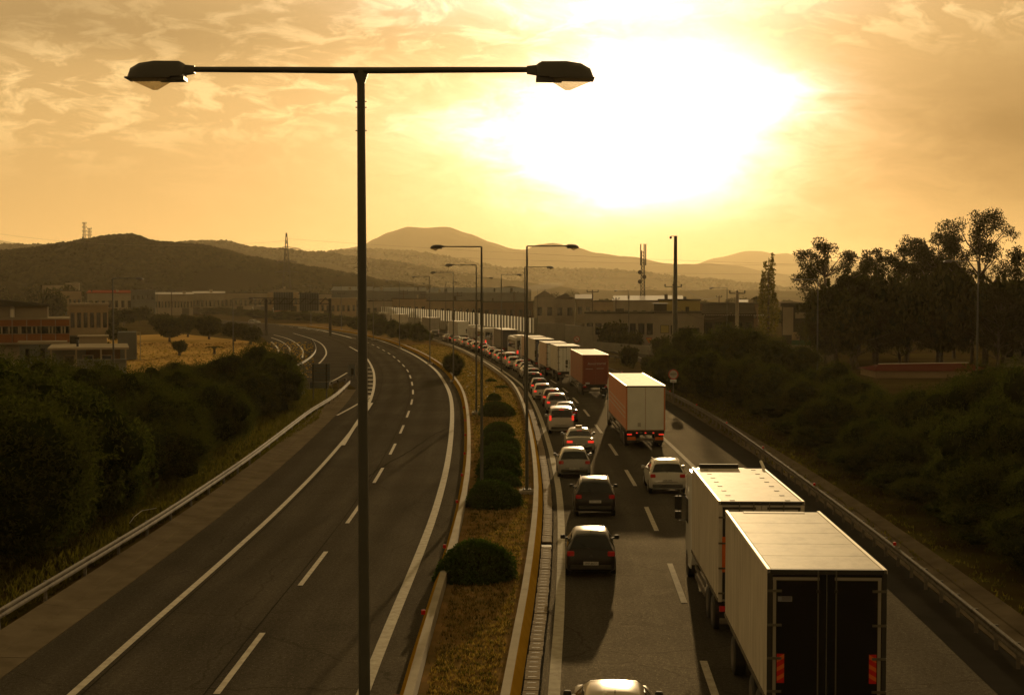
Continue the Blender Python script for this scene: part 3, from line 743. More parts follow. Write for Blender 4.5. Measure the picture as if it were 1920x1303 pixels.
# ------------------------------------------------------------------ cars
def paint(name, c, rough=.28): return mat('paint_' + name, c, rough, .1, coat=.35, spec=.4)
PAINT_BLACK = mat('paint_black', (.006, .006, .006), .3, coat=.08, spec=.3)
PAINT = {'white': paint('white', (.42, .41, .38)), 'silver': paint('silver', (.22, .22, .21)), 'black': PAINT_BLACK, 'graphite': paint('graphite', (.045, .044, .04)),
         'dark blue': paint('dark_blue', (.015, .02, .04)), 'dark red': paint('dark_red', (.10, .012, .01)), 'beige': paint('beige', (.25, .22, .16)), 'pale grey': paint('pale_grey', (.32, .32, .31))}
TYPES = {
 'hatchback': dict(L=4.05, W=1.74, st=[(0, .34, .60, .64, .84, .80), (.04, .25, .78, .84, .93, .82), (.10, .22, .93, .98, .97, .80), (.42, .20, .95, 1.40, 1, .68), (.55, .20, .95, 1.46, 1, .69), (1.3, .19, .94, 1.50, 1, .70), (2.15, .19, .92, 1.46, 1, .70), (2.45, .19, .91, 1.38, 1, .69), (3.12, .20, .92, .99, .99, .80), (3.6, .21, .84, .89, .96, .8), (3.92, .25, .70, .75, .90, .78), (4.05, .34, .58, .6, .78, .7)]),
 'suv': dict(L=4.25, W=1.80, st=[(0, .40, .66, .70, .86, .80), (.04, .30, .86, .92, .94, .82), (.10, .27, 1.02, 1.07, .98, .80), (.38, .25, 1.03, 1.50, 1, .70), (.52, .25, 1.03, 1.57, 1, .71), (1.3, .25, 1.0, 1.61, 1, .73), (2.15, .25, .98, 1.57, 1, .72), (2.45, .25, .98, 1.50, 1, .70), (3.15, .25, 1.0, 1.07, .99, .82), (3.75, .26, .92, .98, .97, .82), (4.1, .30, .78, .84, .92, .8), (4.25, .40, .62, .66, .80, .7)]),
 'sedan': dict(L=4.75, W=1.80, st=[(0, .34, .62, .66, .86, .80), (.04, .25, .84, .90, .93, .84), (.12, .22, .94, 1.00, .97, .84), (.75, .20, .95, 1.03, 1, .80), (1.25, .20, .94, 1.34, 1, .68), (1.5, .20, .94, 1.41, 1, .67), (2.0, .19, .93, 1.45, 1, .68), (2.6, .19, .92, 1.42, 1, .68), (2.9, .19, .91, 1.35, 1, .67), (3.6, .20, .90, .98, .99, .82), (4.25, .22, .82, .88, .96, .82), (4.6, .26, .70, .75, .90, .8), (4.75, .34, .58, .6, .80, .74)]),
 'van': dict(L=4.3, W=1.78, st=[(0, .38, .66, .70, .92, .84), (.03, .28, .90, .96, .96, .84), (.06, .25, 1.05, 1.12, .98, .86), (.20, .22, 1.06, 1.70, 1, .82), (.30, .22, 1.06, 1.80, 1, .82), (1.3, .22, 1.04, 1.84, 1, .83), (2.3, .22, 1.02, 1.82, 1, .82), (2.65, .22, 1.0, 1.72, 1, .78), (3.35, .22, 1.0, 1.10, .99, .84), (3.8, .24, .90, .97, .96, .82), (4.15, .28, .74, .8, .90, .8), (4.3, .36, .6, .64, .80, .74)]),
}
tyre_me = MB().rings([[(x, math.cos(t) * r, math.sin(t) * r) for t in [2 * math.pi * k / 18 for k in range(18)]] for x, r in [(-.10, .27), (-.085, .315), (.085, .315), (.10, .27)]]).mesh('tyre', M['black'], True, 50)
rim_m = mat('wheel_rim', (.25, .25, .24), .35, .8)
def rimmesh():
    mb = MB(); mb.rings([[(x, math.cos(t) * r, math.sin(t) * r) for t in [2 * math.pi * k / 14 for k in range(14)]] for x, r in [(-.104, .20), (.104, .20)]])
    return mb.mesh('rim', rim_m)
rimw_me = rimmesh()
def car_proto(typ, color, lit, detail=0, rails=False, taxi=False, plate=None):
    T = TYPES[typ]; st = T['st']; w = T['W'] / 2; L_ = T['L']
    e = empty('car', (0, 0, -50))
    # interpolate the stations once for smoother curves
    S = []
    for a, b in zip(st, st[1:]):
        S.append(a)
    S.append(st[-1])
    rings = []
    for (x, zb, zl, zt, wf, rf) in S:
        W_ = w * wf; cab = zt - zl > .12
        ry = w * rf if cab else W_ * .90
        tz = min(.07, (zt - zl) * .3)
        mid = min(zb + .32, (zb + zl) / 2)
        half = [(W_ * .80, zb), (W_ * .975, zb + .07), (W_, mid), (W_ * .965, zl), (ry, zt - tz), (ry * .84, zt - .008), (ry * .4, zt + .012)]
        ring = [(-y, x, z) for y, z in half] + [(0, x, zt + .018)] + [(y, x, z) for y, z in half[::-1]]
        rings.append(ring)
    body = MB().rings(rings).build('body', PAINT[color], e, True, 38)
    # glass: panels standing just proud of the body between stations
    cabs = [i for i, s in enumerate(S) if s[3] - s[2] > .12]
    a, b = cabs[0], cabs[-1]
    def pt(i, k, side): return Vector(rings[i][k if side < 0 else 14 - k])
    def panel(name, q, off, parent=e, m=M['glass'], shrink=.05):
        c = sum(q, Vector()) / len(q); nrm = (q[1] - q[0]).cross(q[2] - q[1]).normalized()
        if nrm.dot(off) < 0: nrm = -nrm
        P = [p + (c - p) * shrink + nrm * .006 for p in q]; Q = [p + nrm * .012 for p in P]
        k = len(P); mb = MB(); mb.v = [tuple(p) for p in P + Q]
        mb.f = [tuple(range(k))[::-1], tuple(range(k, 2 * k))] + [(i, (i + 1) % k, k + (i + 1) % k, k + i) for i in range(k)]
        return mb.build(name, m, parent)
    def skin(name, i0, i1, ylo=.30, s0=.07, s1=.93):
        idx = [4 + ylo, 5, 6, 7, 8, 9, 10 - ylo]
        def P_(i, u): k0 = int(u); k1 = min(14, k0 + 1); return Vector(rings[i][k0]).lerp(Vector(rings[i][k1]), u - k0)
        rows_ = []
        for t in (s0, .5, s1): rows_.append([P_(i0, u).lerp(P_(i1, u), t) for u in idx])
        nrm = (rows_[0][5] - rows_[0][1]).cross(rows_[2][3] - rows_[0][3]).normalized()
        if nrm.z < 0: nrm = -nrm
        mb = MB(); k = 0
        for lay in (.004, .016):
            for r_ in rows_: mb.v += [tuple(p + nrm * lay) for p in r_]
        n7 = len(idx)
        for L0 in (0, 3 * n7):
            for r_ in range(2):
                for c in range(n7 - 1): a_ = L0 + r_ * n7 + c; mb.f.append((a_, a_ + 1, a_ + n7 + 1, a_ + n7))
        ring_ = list(range(n7)) + [n7 * 2 - 1, n7 * 3 - 1] + list(range(n7 * 3 - 2, n7 * 2 - 1, -1)) + [n7]
        for a_, b_ in zip(ring_, ring_[1:] + ring_[:1]): mb.f.append((a_, b_, b_ + 3 * n7, a_ + 3 * n7))
        return mb.build(name, M['glass'], e, True, 40)
    skin('rear_window', a - 1, a); skin('windscreen', b + 1, b)
    mids = cabs[len(cabs) // 2]
    for s_ in (-1, 1):
        nx = Vector((s_, 0, .3))
        def sidep(i, t, j=None, u=0):
            A = pt(i, 3, s_).lerp(pt(i, 4, s_), t)
            if j is not None: A = A.lerp(pt(j, 3, s_).lerp(pt(j, 4, s_), t), u)
            return A
        panel('side_window', [sidep(a, .10), sidep(mids, .10), sidep(mids, .92), sidep(a, .85)], nx, shrink=.06)
        panel('side_window', [sidep(mids, .10), sidep(b, .10, b + 1, .45), sidep(b, .85), sidep(mids, .92)], nx, shrink=.06)
        # mirror, wheels, lamps
        bz = st[cabs[-1]][2]
        mp = MB().bbox(min(s_ * (w + .02), s_ * (w + .20)), max(s_ * (w + .02), s_ * (w + .20)), st[cabs[-1]][0] + .05, st[cabs[-1]][0] + .17, bz + .02, bz + .17, .03)
        mp.box(min(s_ * (w - .12), s_ * (w + .04)), max(s_ * (w - .12), s_ * (w + .04)), st[cabs[-1]][0] + .08, st[cabs[-1]][0] + .13, bz + .03, bz + .08)
        mp.build('mirror', PAINT[color] if color in ('white', 'silver') else M['darkmetal'], e)
        for wy in (.72, L_ - .85):
            ar = MB(); n = 14; cz = .315
            for q in (1,):
                ring = [(s_ * (w * 1.0 + .001), wy + math.cos(t) * .365, max(.20, cz + math.sin(t) * .365)) for t in [math.pi * k / n for k in range(n + 1)]]
                ring2 = [(s_ * (w * .80), y, z) for x, y, z in ring]
                ar.rings([ring, ring2])
            ar.build('wheel_arch', M['black'], e)
            wh = link('wheel', tyre_me, e, (s_ * (w - .085), wy, .315)); link('rim', rimw_me, wh)
        zt = st[1][2]
        lampm = M['red_lamp'] if lit else M['red_dull']
        if typ == 'van': MB().bbox(min(s_ * w * .80, s_ * w * .97), max(s_ * w * .80, s_ * w * .97), -.015, .12, .95, 1.30, .02).build('tail_lamp', lampm, e)
        elif typ == 'sedan': MB().bbox(min(s_ * w * .52, s_ * w * .92), max(s_ * w * .52, s_ * w * .92), -.01, .2, .70, .84, .02).build('tail_lamp', lampm, e)
        else: MB().bbox(min(s_ * w * .66, s_ * w * .95), max(s_ * w * .66, s_ * w * .95), .0, .2, zt - .02, zt + .15, .03).build('tail_lamp', lampm, e)
    MB().bbox(-w * .82, w * .82, -.03, .06, st[0][1] - .04, st[0][1] + .13, .03).build('bumper', M['darkmetal'] if color != 'white' else PAINT['graphite'], e)
    pz = .62 if typ in ('hatchback', 'sedan') else .72
    if typ == 'hatchback': pz = .52
    pl = MB().box(-.26, .26, -.05 if typ == 'hatchback' else -.03, .0, pz - .055, pz + .055).build('number_plate', M['plate'], e)
    if plate:
        cu = bpy.data.curves.new('plate_text', 'FONT'); cu.body = plate; cu.size = .105; cu.align_x = 'CENTER'; cu.align_y = 'CENTER'; cu.extrude = .001; cu.materials.append(M['ink'])
        t = text_mesh('plate_text', cu, pl, (0, (-.053 if typ == 'hatchback' else -.033), pz)); t.rotation_euler = (R(90), 0, 0)
    if lit:
        zr = st[cabs[0]][3]; MB().box(-.16, .16, st[cabs[0]][0] - .03, st[cabs[0]][0] + .02, zr - .02, zr + .015).build('brake_light', M['red_lamp'], e)
    if detail:
        zr = st[cabs[1]][3]
        MB().tube([(0, st[cabs[1]][0] + .1, zr), (0, st[cabs[1]][0] - .02, zr + .12)], [.012, .005], 5).build('antenna', M['black'], e)
        c0 = st[cabs[0]]; c1 = st[cabs[0] - 1]
        MB().tube([(0, c1[0] - .012, c1[3] + .02), (-.32, (c1[0] * .6 + c0[0] * .4) - .03, c1[3] * .55 + c0[3] * .45)], .012, 4).build('wiper', M['black'], e)
        MB().box(-w * .55, w * .55, -.006, .02, st[0][2] - .045, st[0][2] - .03).build('boot_seam', M['black'], e)
    if rails:
        for s_ in (-1, 1):
            ys = [st[i][0] for i in cabs]; rr = w * st[cabs[2]][5] * .93
            MB().tube([(s_ * rr, st[i][0] + (.05 if i == cabs[0] else 0), st[i][3] + (.0 if i in (cabs[0], cabs[-1]) else .035)) for i in cabs], .018, 6).build('roof_rail', M['chrome'], e)
    if taxi: MB().bbox(-.22, .22, 1.95, 2.10, 1.46, 1.60, .02).build('taxi_sign', mat('taxi_sign', (.35, .22, .03), .4), e)
    return e
def place(e, x, y, rz, label, cat, group=None, first=False, z=.006):
    c = e if first else copy_tree(e)
    c.location = (x, y, z); c.rotation_euler = (0, 0, rz); tag(c, label, cat, group); return c
def on(C, o, y, L_=4.2):
    p, d = at_y(offset(C, o), y); return p.x, p.y, heading(at_y(offset(C, o), y + L_ / 2)[1])
GQ = 'cars queueing in the inner lane'
def near_car(typ, color, lit, px, py, label, dx=0, **kw):
    e = car_proto(typ, color, lit, 1, **kw); g_ = G(px, py); _, d = at_y(Rin, g_.y + 2)
    return place(e, g_.x + dx, g_.y, heading(d), label, 'car', GQ, True)
c3 = near_car('hatchback', 'black', False, 1108, 1084, 'dark hatchback nearest but one in the inner lane, bright roof and red tail lamps', plate='IMP 8677')
# chevron badge on the boot
bd = MB()
for z in (.72, .76): bd.add([(-.06, -.012, z), (0, -.012, z + .04), (.06, -.012, z), (.06, -.012, z + .014), (0, -.012, z + .054), (-.06, -.012, z + .014)], [(0, 1, 4, 5), (1, 2, 3, 4)])
bd.build('badge', M['chrome'], c3).location = (0, .0, .0)
near_car('suv', 'black', False, 1116, 971, 'black crossover with roof rails and gleaming roof, behind the dark hatchback', rails=True, plate='ZEY 7650')
near_car('hatchback', 'silver', False, 1077, 897, 'silver small hatchback with dull tail lamps between crossover and saloon', plate='NMY 1446')
near_car('sedan', 'silver', True, 1088, 852, 'silver saloon taxi with a yellow roof sign', taxi=True, plate='TAE 8410')
near_car('van', 'white', True, 1053, 814, 'boxy white small van with tall lit tail lamps in front of the taxi')
near_car('sedan', 'graphite', False, 1062, 793, 'dark saloon partly hidden right of the boxy white van')
near_car('suv', 'silver', True, 1045, 776, 'silver crossover with pale roof, two cars beyond the boxy white van')
near_car('hatchback', 'dark red', True, 1036, 763, 'dark red hatchback with bright brake lights ahead of the silver crossover')
near_car('hatchback', 'white', True, 1018, 751, 'white hatchback with round lit tail lamps beside the right median lamp')
near_car('hatchback', 'black', True, 1012, 739, 'black hatchback with three red brake lights ahead of the white hatchback')
near_car('suv', 'black', True, 1001, 728, 'black crossover with a pale roof ahead of the black hatchback')
# the car cut by the lower edge and the car in the truck lane
e = car_proto('sedan', 'beige', False, 1); place(e, 2.10, 28.1, heading(at_y(Rin, 31)[1]), 'pale golden car of which only the roof shows at the bottom edge', 'car', GQ, True)
e = car_proto('suv', 'white', False, 1, rails=True, plate='YZE 1542'); g_ = G(1252, 928)
place(e, g_.x, g_.y, heading(at_y(Rin, 72)[1]), 'white crossover glinting in the truck lane beside the front box truck', 'car', None, True)
PR = {}
def proto(typ, color, lit):
    k = (typ, color, lit)
    if k not in PR:
        PR[k] = [car_proto(typ, color, lit), True]
    return PR[k]
seq = [('hatchback', 'silver', True), ('sedan', 'silver', False), ('hatchback', 'graphite', False), ('hatchback', 'white', True), ('suv', 'white', True), ('van', 'white', True), ('hatchback', 'silver', True), ('suv', 'white', True),
       ('hatchback', 'graphite', True), ('hatchback', 'white', True), ('hatchback', 'white', True), ('suv', 'black', True), ('suv', 'beige', True), ('hatchback', 'dark red', True), ('hatchback', 'white', True), ('suv', 'white', True),
       ('hatchback', 'silver', True), ('sedan', 'white', True), ('suv', 'black', True), ('sedan', 'silver', False), ('suv', 'black', False), ('hatchback', 'white', False), ('suv', 'black', False), ('hatchback', 'white', False), ('sedan', 'silver', False)]
nth = ['first', 'second', 'third', 'fourth', 'fifth', 'sixth', 'seventh', 'eighth', 'ninth', 'tenth', 'eleventh', 'twelfth', 'thirteenth', 'fourteenth', 'fifteenth', 'sixteenth', 'seventeenth', 'eighteenth', 'nineteenth', 'twentieth',
       'twenty-first', 'twenty-second', 'twenty-third', 'twenty-fourth', 'twenty-fifth', 'twenty-sixth', 'twenty-seventh', 'twenty-eighth', 'twenty-ninth', 'thirtieth', 'thirty-first', 'thirty-second', 'thirty-third', 'thirty-fourth', 'thirty-fifth', 'thirty-sixth', 'thirty-seventh', 'thirty-eighth', 'thirty-ninth', 'fortieth', 'forty-first', 'forty-second', 'forty-third', 'forty-fourth', 'forty-fifth', 'forty-sixth', 'forty-seventh', 'forty-eighth', 'forty-ninth', 'fiftieth']
y = 158.0
for i, k in enumerate(seq):
    pr = proto(*k); x, yy_, rz = on(Rin, 1.95 + random.uniform(-.25, .25), y)
    place(pr[0], x, y, rz, '%s %s, %s car of the far queue beyond the black crossover' % (k[1], {'suv': 'crossover', 'van': 'van', 'sedan': 'saloon', 'hatchback': 'hatchback'}[k[0]], nth[i]), 'car', GQ, pr[1]); pr[1] = False
    y += random.uniform(6.4, 7.9) if i < 19 else random.uniform(14, 30)
for j, (py, k) in enumerate([(311, ('suv', 'white', True)), (372, ('hatchback', 'white', False)), (393, ('hatchback', 'white', False)), (425, ('suv', 'dark red', False))]):
    pr = proto(*k); x, _, rz = on(Rin, 5.8 if j != 1 else 9.5, py)
    place(pr[0], x, py, rz, '%s %s far off among the trucks, %s from the front' % (k[1], 'crossover' if k[0] == 'suv' else 'hatchback', nth[j]), 'car', 'far cars in the truck lane', pr[1]); pr[1] = False
# oncoming car on the far left carriageway
pr = proto('hatchback', 'silver', False); p = G(468, 608)
place(pr[0], p.x, p.y, R(60) + math.pi, 'silver car alone on the far bend of the empty carriageway', 'car', None, pr[1]); pr[1] = False

# ------------------------------------------------------------------ trucks
TW = MB().rings([[(x, math.cos(t) * r, math.sin(t) * r) for t in [2 * math.pi * k / 20 for k in range(20)]] for x, r in [(-.16, .44), (-.13, .50), (.13, .50), (.16, .44)]]).mesh('tyre', M['black'], True, 50)
TRm = MB().rings([[(x, math.cos(t) * r, math.sin(t) * r) for t in [2 * math.pi * k / 16 for k in range(16)]] for x, r in [(-.165, .29), (.165, .29)]]).mesh('rim', M['steel'])
def truck_box(e, y0, y1, z0, z1, side, rear, roof, style, w=1.25, wheels=(), detail=False, front=None):
    """the cargo body from y0 (rear) to y1 (front)"""
    b = MB(); b.bbox(-w, w, y0 + .05, y1, z0, z1 - .05, .02); b.build('cargo_body', side, e)
    # roof with separate panels
    n = 5 if detail else 1
    rf = MB().box(-w + .06, w - .06, y0 + .08, y1 - .06, z1 - .05, z1 - .015).build('roof', roof, e)
    if detail:
        ln = (y1 - y0 - .55) / n
        for i in range(n): MB().box(-w + .09, w - .09, y0 + .12 + i * ln + .012, y0 + .12 + (i + 1) * ln - .012, z1 - .014, z1 - .004).build('roof_panel', roof, rf)
        MB().box(-w + .45, w - .45, y1 - .36, y1 - .1, z1 - .014, z1 + .004).build('roof_panel', roof, rf)
    for s_ in (-1, 1):
        MB().bbox(min(s_ * (w - .07), s_ * (w + .015)), max(s_ * (w - .07), s_ * (w + .015)), y0, y1 + .02, z1 - .09, z1 + .01, .012).build('roof_rail', M['alu'], e)
        MB().box(min(s_ * (w - .01), s_ * (w + .02)), max(s_ * (w - .01), s_ * (w + .02)), y0 + .06, y1, z0, z0 + .09).build('side_sill', M['steel'], e)
    MB().box(-w, w, y0 - .0, y0 + .09, z1 - .10, z1 - .0).build('header', M['darkmetal'] if style != 'plain' else side, e)
    for s_ in (-1, 1):
        x0, x1 = sorted((s_ * .012, s_ * (w - .10)))
        d = MB().box(x0, x1, y0 - .0, y0 + .049, z0 + .05, z1 - .11).build('door', rear, e)
        MB().box(*sorted((s_ * (w - .095), s_ * w)), y0 - .012, y0 + .049, z0, z1 - .101).build('corner_post', M['darkmetal'] if style == 'black' else side, e)
        if style == 'black' or style == 'white':
            sm = M['seal'] if style == 'black' else M['darkmetal']
            g1 = MB().box(*sorted((s_ * (w - .185), s_ * (w - .115))), y0 - .006, y0 - .001, z0 + .08, z1 - .16).box(*sorted((s_ * .16, s_ * (w - .11))), y0 - .0065, y0 - .001, z1 - .225, z1 - .16)
            g1.build('seal', sm, d)
            for bx in ((.19,) if style == 'black' else (.22, .62)):
                MB().tube([(s_ * bx, y0 - .03, z0 + .02), (s_ * bx, y0 - .03, z1 - .02)], .016, 6).build('lock_bar', M['barmetal'], d)
                for z in (z0 + .15, z1 - .45): MB().box(s_ * bx - .035, s_ * bx + .035, y0 - .05, y0, z - .03, z + .03).build('bar_keeper', M['darkmetal'], d)
            for z in [z0 + .25 + (z1 - z0 - .7) * t for t in (0, .33, .66, 1)]:
                MB().box(*sorted((s_ * (w + .006), s_ * (w - .30))), y0 - .035, y0 - .008, z - .025, z + .025).build('hinge', M['barmetal'], d)
    # chassis, wheels, guards, lights
    MB().box(-.42, -.30, y0 + .3, y1 - .1, z0 - .32, z0).box(.30, .42, y0 + .3, y1 - .1, z0 - .32, z0).box(-.9, .9, y0 + .25, y0 + .35, z0 - .3, z0).build('chassis', M['darkmetal'], e)
    for wy in wheels:
        for s_ in (-1, 1):
            o = link('wheel', TW, e, (s_ * (w - .18), wy, .5)); link('rim', TRm, o)
            MB().box(*sorted((s_ * (w - .36), s_ * (w - .02))), wy - .52, wy + .52, 1.03, 1.06).build('mudguard', M['black'], e)
    for s_ in (-1, 1):
        if wheels and max(wheels) + .9 < y1 - 1.4:
            gm = MB()
            for z in (.55, .85): gm.box(*sorted((s_ * (w - .06), s_ * (w - .02))), max(wheels) + .8, y1 - .9, z - .07, z + .07)
            gm.build('side_guard', M['steel'], e)
        MB().box(*sorted((s_ * .62, s_ * 1.15)), y0 + .16, y0 + .18, .35, z0 - .25).build('mud_flap', M['black'], e)
        MB().box(*sorted((s_ * .86, s_ * 1.16)), y0 + .02, y0 + .12, z0 - .28, z0 - .14).build('tail_lamp', M['red_lamp'] if style == 'orange' else M['red_dull'], e)
    MB().bbox(-1.15, 1.15, y0 + .04, y0 + .15, .50, .66, .02).build('underrun_bar', M['steel'] if style != 'black' else M['darkmetal'], e)
M['alu'] = mat('aluminium_trim', (.55, .52, .46), .5, .5)
M['barmetal'] = mat('dull_zinc', (.11, .10, .075), .5, .5)
M['seal'] = mat('door_seal', (.22, .20, .16), .6)
M['roof_white'] = mat('roof_white', (.50, .46, .40), .65, col2=(.42, .38, .32), vscale=1.5, bump=.12, bscale=2.0, spec=.12, detail=8)
M['roof_tarp'] = mat('roof_tarpaulin', (.36, .31, .235), .75, col2=(.30, .26, .19), vscale=1.0, bump=.3, bscale=1.2, spec=.10, detail=6)
M['side_grey'] = mat('side_white_dirty', (.54, .50, .43), .6, spec=.2, col2=(.46, .42, .355), vscale=.7, detail=8)
def grime(m, k=.35, sc_=(5, .6, .35)):
    n = NT(m.node_tree); b = m.node_tree.nodes['Principled BSDF']; t = n.n('ShaderNodeTexCoord'); mp = n.n('ShaderNodeMapping'); mp.inputs['Scale'].default_value = sc_; n.link(t.outputs['Object'], mp.inputs[0])
    a = n.noise(mp.outputs[0], 1.4, 7, .65); old = b.inputs['Base Color'].links[0].from_socket if b.inputs['Base Color'].links else None
    f = n.m('MULTIPLY', n.m('MULTIPLY', n.m('SUBTRACT', a, .45), 4.0, clamp=True), k)
    n.link(n.mix(f, old if old else tuple(b.inputs['Base Color'].default_value)[:3], (.09, .07, .045)), b.inputs['Base Color']); return m
grime(M['side_grey'], .45, (.5, 4.0, .25)); grime(M['roof_white'], .5, (1.2, .7, 1)); grime(M['roof_tarp'], .45, (1.2, .5, 1)); grime(M['rear_grey'] if 'rear_grey' in M else M['side_grey'], .0)
M['side_grey2'] = mat('side_grey', (.30, .285, .26), .5, var=.12, vscale=.6)
M['side_tan'] = mat('curtain_tan', (.42, .29, .20), .6, var=.12, vscale=.6)
M['side_orange'] = mat('curtain_orange', (.50, .17, .06), .6, col2=(.42, .155, .06), vscale=.5)
M['rear_grey'] = mat('rear_door_grey', (.62, .62, .58), .5, var=.08, vscale=1)
M['side_red'] = mat('curtain_red', (.24, .075, .025), .6, var=.1, vscale=.5)
M['rear_red'] = mat('rear_door_red', (.17, .024, .010), .5, var=.08, vscale=1)
M['side_dark'] = mat('curtain_dark', (.10, .085, .065), .6, var=.1, vscale=.5)
M['rear_dark'] = mat('rear_dark', (.02, .022, .03), .4)
M['blue_box'] = mat('blue_panel', (.03, .05, .10), .5)
def cab(e, y0, m, h=3.4, mirrors=True):
    w = 1.2; S = [(y0, .9, h - .1, .96, .95), (y0 + .15, .5, h, 1, .93), (y0 + 1.5, .45, h + .02, 1, .93), (y0 + 1.95, .42, h - .25, .99, .9), (y0 + 2.15, .42, 1.9, .97, .93), (y0 + 2.2, .42, .9, .95, .93)]
    rings = []
    for y_, zb, zt, wf, rf in S:
        a = [(w * wf, zb), (w * wf, zt - .35 if zt > 2 else zt - .1), (w * rf, zt - .06), (w * rf * .7, zt)]
        rings.append([(-x, y_, z) for x, z in a] + [(x, y_, z) for x, z in a[::-1]])
    MB().rings(rings).build('cab', m, e, True, 35)
    MB().add([(-1.0, y0 + 2.19, 1.95), (1.0, y0 + 2.19, 1.95), (.95, y0 + 2.0, 2.95), (-.95, y0 + 2.0, 2.95)], [(0, 1, 2, 3)]).build('windscreen', M['glass'], e)
    for s_ in (-1, 1):
        MB().box(*sorted((s_ * 1.205, s_ * 1.212)), y0 + .9, y0 + 1.75, 1.9, 2.75).build('side_window', M['glass'], e)
        mi = MB().tube([(s_ * 1.18, y0 + 1.9, 2.75), (s_ * 1.45, y0 + 2.0, 2.78), (s_ * 1.45, y0 + 2.0, 1.85), (s_ * 1.18, y0 + 1.9, 1.9)], .02, 5)
        mi.bbox(*sorted((s_ * 1.32, s_ * 1.58)), y0 + 1.93, y0 + 2.06, 2.25, 2.72, .03).bbox(*sorted((s_ * 1.34, s_ * 1.58)), y0 + 1.93, y0 + 2.06, 1.92, 2.18, .03)
        mi.build('mirror', M['darkmetal'], e)
        o = link('wheel', TW, e, (s_ * 1.04, y0 + 1.35, .5)); link('rim', TRm, o)
    MB().box(-1.15, 1.15, y0 + .1, y0 + 2.1, .42, .9).build('cab_skirt', M['darkmetal'], e)
def text(body, size, m, parent, loc, rot, name='lettering', ext=.002, sx=1):
    cu = bpy.data.curves.new(name, 'FONT'); cu.body = body; cu.size = size; cu.extrude = ext; cu.align_x = 'CENTER'; cu.align_y = 'CENTER'; cu.materials.append(m)
    t = text_mesh(name, cu, parent, loc); t.rotation_euler = rot; t.scale = (sx, 1, 1); return t

# nearest: drawbar trailer and its motor truck
a = AT(1551, 1068, 30.0)
ay = G(1551, 1068, 4.0).y; fy = G(1448, 958, 4.0).y
ax = (G(1440, 1068, 4.0).x + G(1662, 1068, 4.0).x) / 2; fx = (G(1360, 958, 4.0).x + G(1537, 958, 4.0).x) / 2
hd = -math.atan2(fx - ax, fy - ay); LT = math.hypot(fx - ax, fy - ay)
wT = (G(1662, 1068, 4.0).x - G(1440, 1068, 4.0).x) / 2
tr = empty('drawbar_trailer', (ax, ay, 0), hd, 'nearest white box trailer with black rear doors and red striped markers', 'trailer')
truck_box(tr, 0, LT, 1.15, 4.0, M['side_grey'], M['blackdoor'], M['roof_white'], 'black', w=wT, wheels=(1.6, 2.75, LT - 1.6), detail=True)
for s_ in (-1, 1):
    x0, x1 = sorted((s_ * (wT - .36), s_ * (wT - .205)))
    mk = MB().box(x0, x1, -.012, -.002, 2.38, 3.0 - .0).build('marker_board', M['red_refl'], tr); mk.location = (0, 0, -.80)
    sm = MB()
    for k in range(3):
        z = 2.42 + k * .2; dz = .09 * s_
        sm.add([(x0, -.0135, z + (dz if s_ > 0 else 0)), (x1, -.0135, z + (0 if s_ > 0 else -dz)), (x1, -.0135, z + .09 + (0 if s_ > 0 else -dz)), (x0, -.0135, z + .09 + (dz if s_ > 0 else 0))], [(0, 1, 2, 3)])
    sm.build('stripe', M['orange_refl'], mk)
mk = MB().box(-wT + .22, -wT + .52, -.012, -.002, 3.32, 3.43).build('label_plate', mat('label_grey', (.16, .16, .17), .5), tr)
for z_ in (3.35, 3.375, 3.40): MB().box(-wT + .30, -wT + .50, -.0135, -.0122, z_, z_ + .012).build('print_line', M['ink'], mk)
MB().box(.3, 1.0, -.02, -.002, 1.15, 1.22).build('red_bar', M['red_refl'], tr)
MB().tube([(-.3, LT, .8), (0, LT + 1.6, .8), (.3, LT, .8)], .06, 6).build('drawbar', M['darkmetal'], tr)
ry = G(1428, 940, 4.0).y; rx = (G(1348, 940, 4.0).x + G(1508, 940, 4.0).x) / 2; qy = G(1364, 877, 4.0).y; qx = (G(1298, 878, 4.0).x + G(1430, 875, 4.0).x) / 2
w2 = (G(1508, 940, 4.0).x - G(1348, 940, 4.0).x) / 2; L2 = math.hypot(qx - rx, qy - ry)
t2 = empty('box_truck', (rx, ry, 0), -math.atan2(qx - rx, qy - ry), 'white box truck coupled ahead of the nearest trailer, marks all over its roof', 'truck')
truck_box(t2, 0, L2, 1.15, 4.0, M['side_grey'], M['side_grey2'], M['roof_white'], 'white', w=w2, wheels=(1.7, 3.0), detail=False)
sp = mat('roof_rivet_plate', (.05, .045, .035), .6)
for s_ in (-1, 1):
    for k in range(8): 
        yk = .35 + k * (L2 - .8) / 7.0
        MB().box(s_ * (w2 - .42) - .07, s_ * (w2 - .42) + .07, yk - .05, yk + .05, 3.985, 3.998).build('roof_plate', sp, t2)
MB().box(-.95, .35, L2 + .02, L2 + .12, 3.7, 4.12).build('refrigeration_unit', M['darkmetal'], t2)
MB().tube([(w2, L2, 3.99), (w2 - .02, L2 + .6, 4.15)], .05, 6).build('exhaust_stack', M['alu'], t2)
MB().box(-w2 + .10, -w2 + .30, -.02, -.007, 2.0, 3.0).build('orange_marker', M['orange_refl'], t2)
cab(t2, L2 + .35, M['white'], 3.75)
GT = 'trucks queueing in the outer lane'
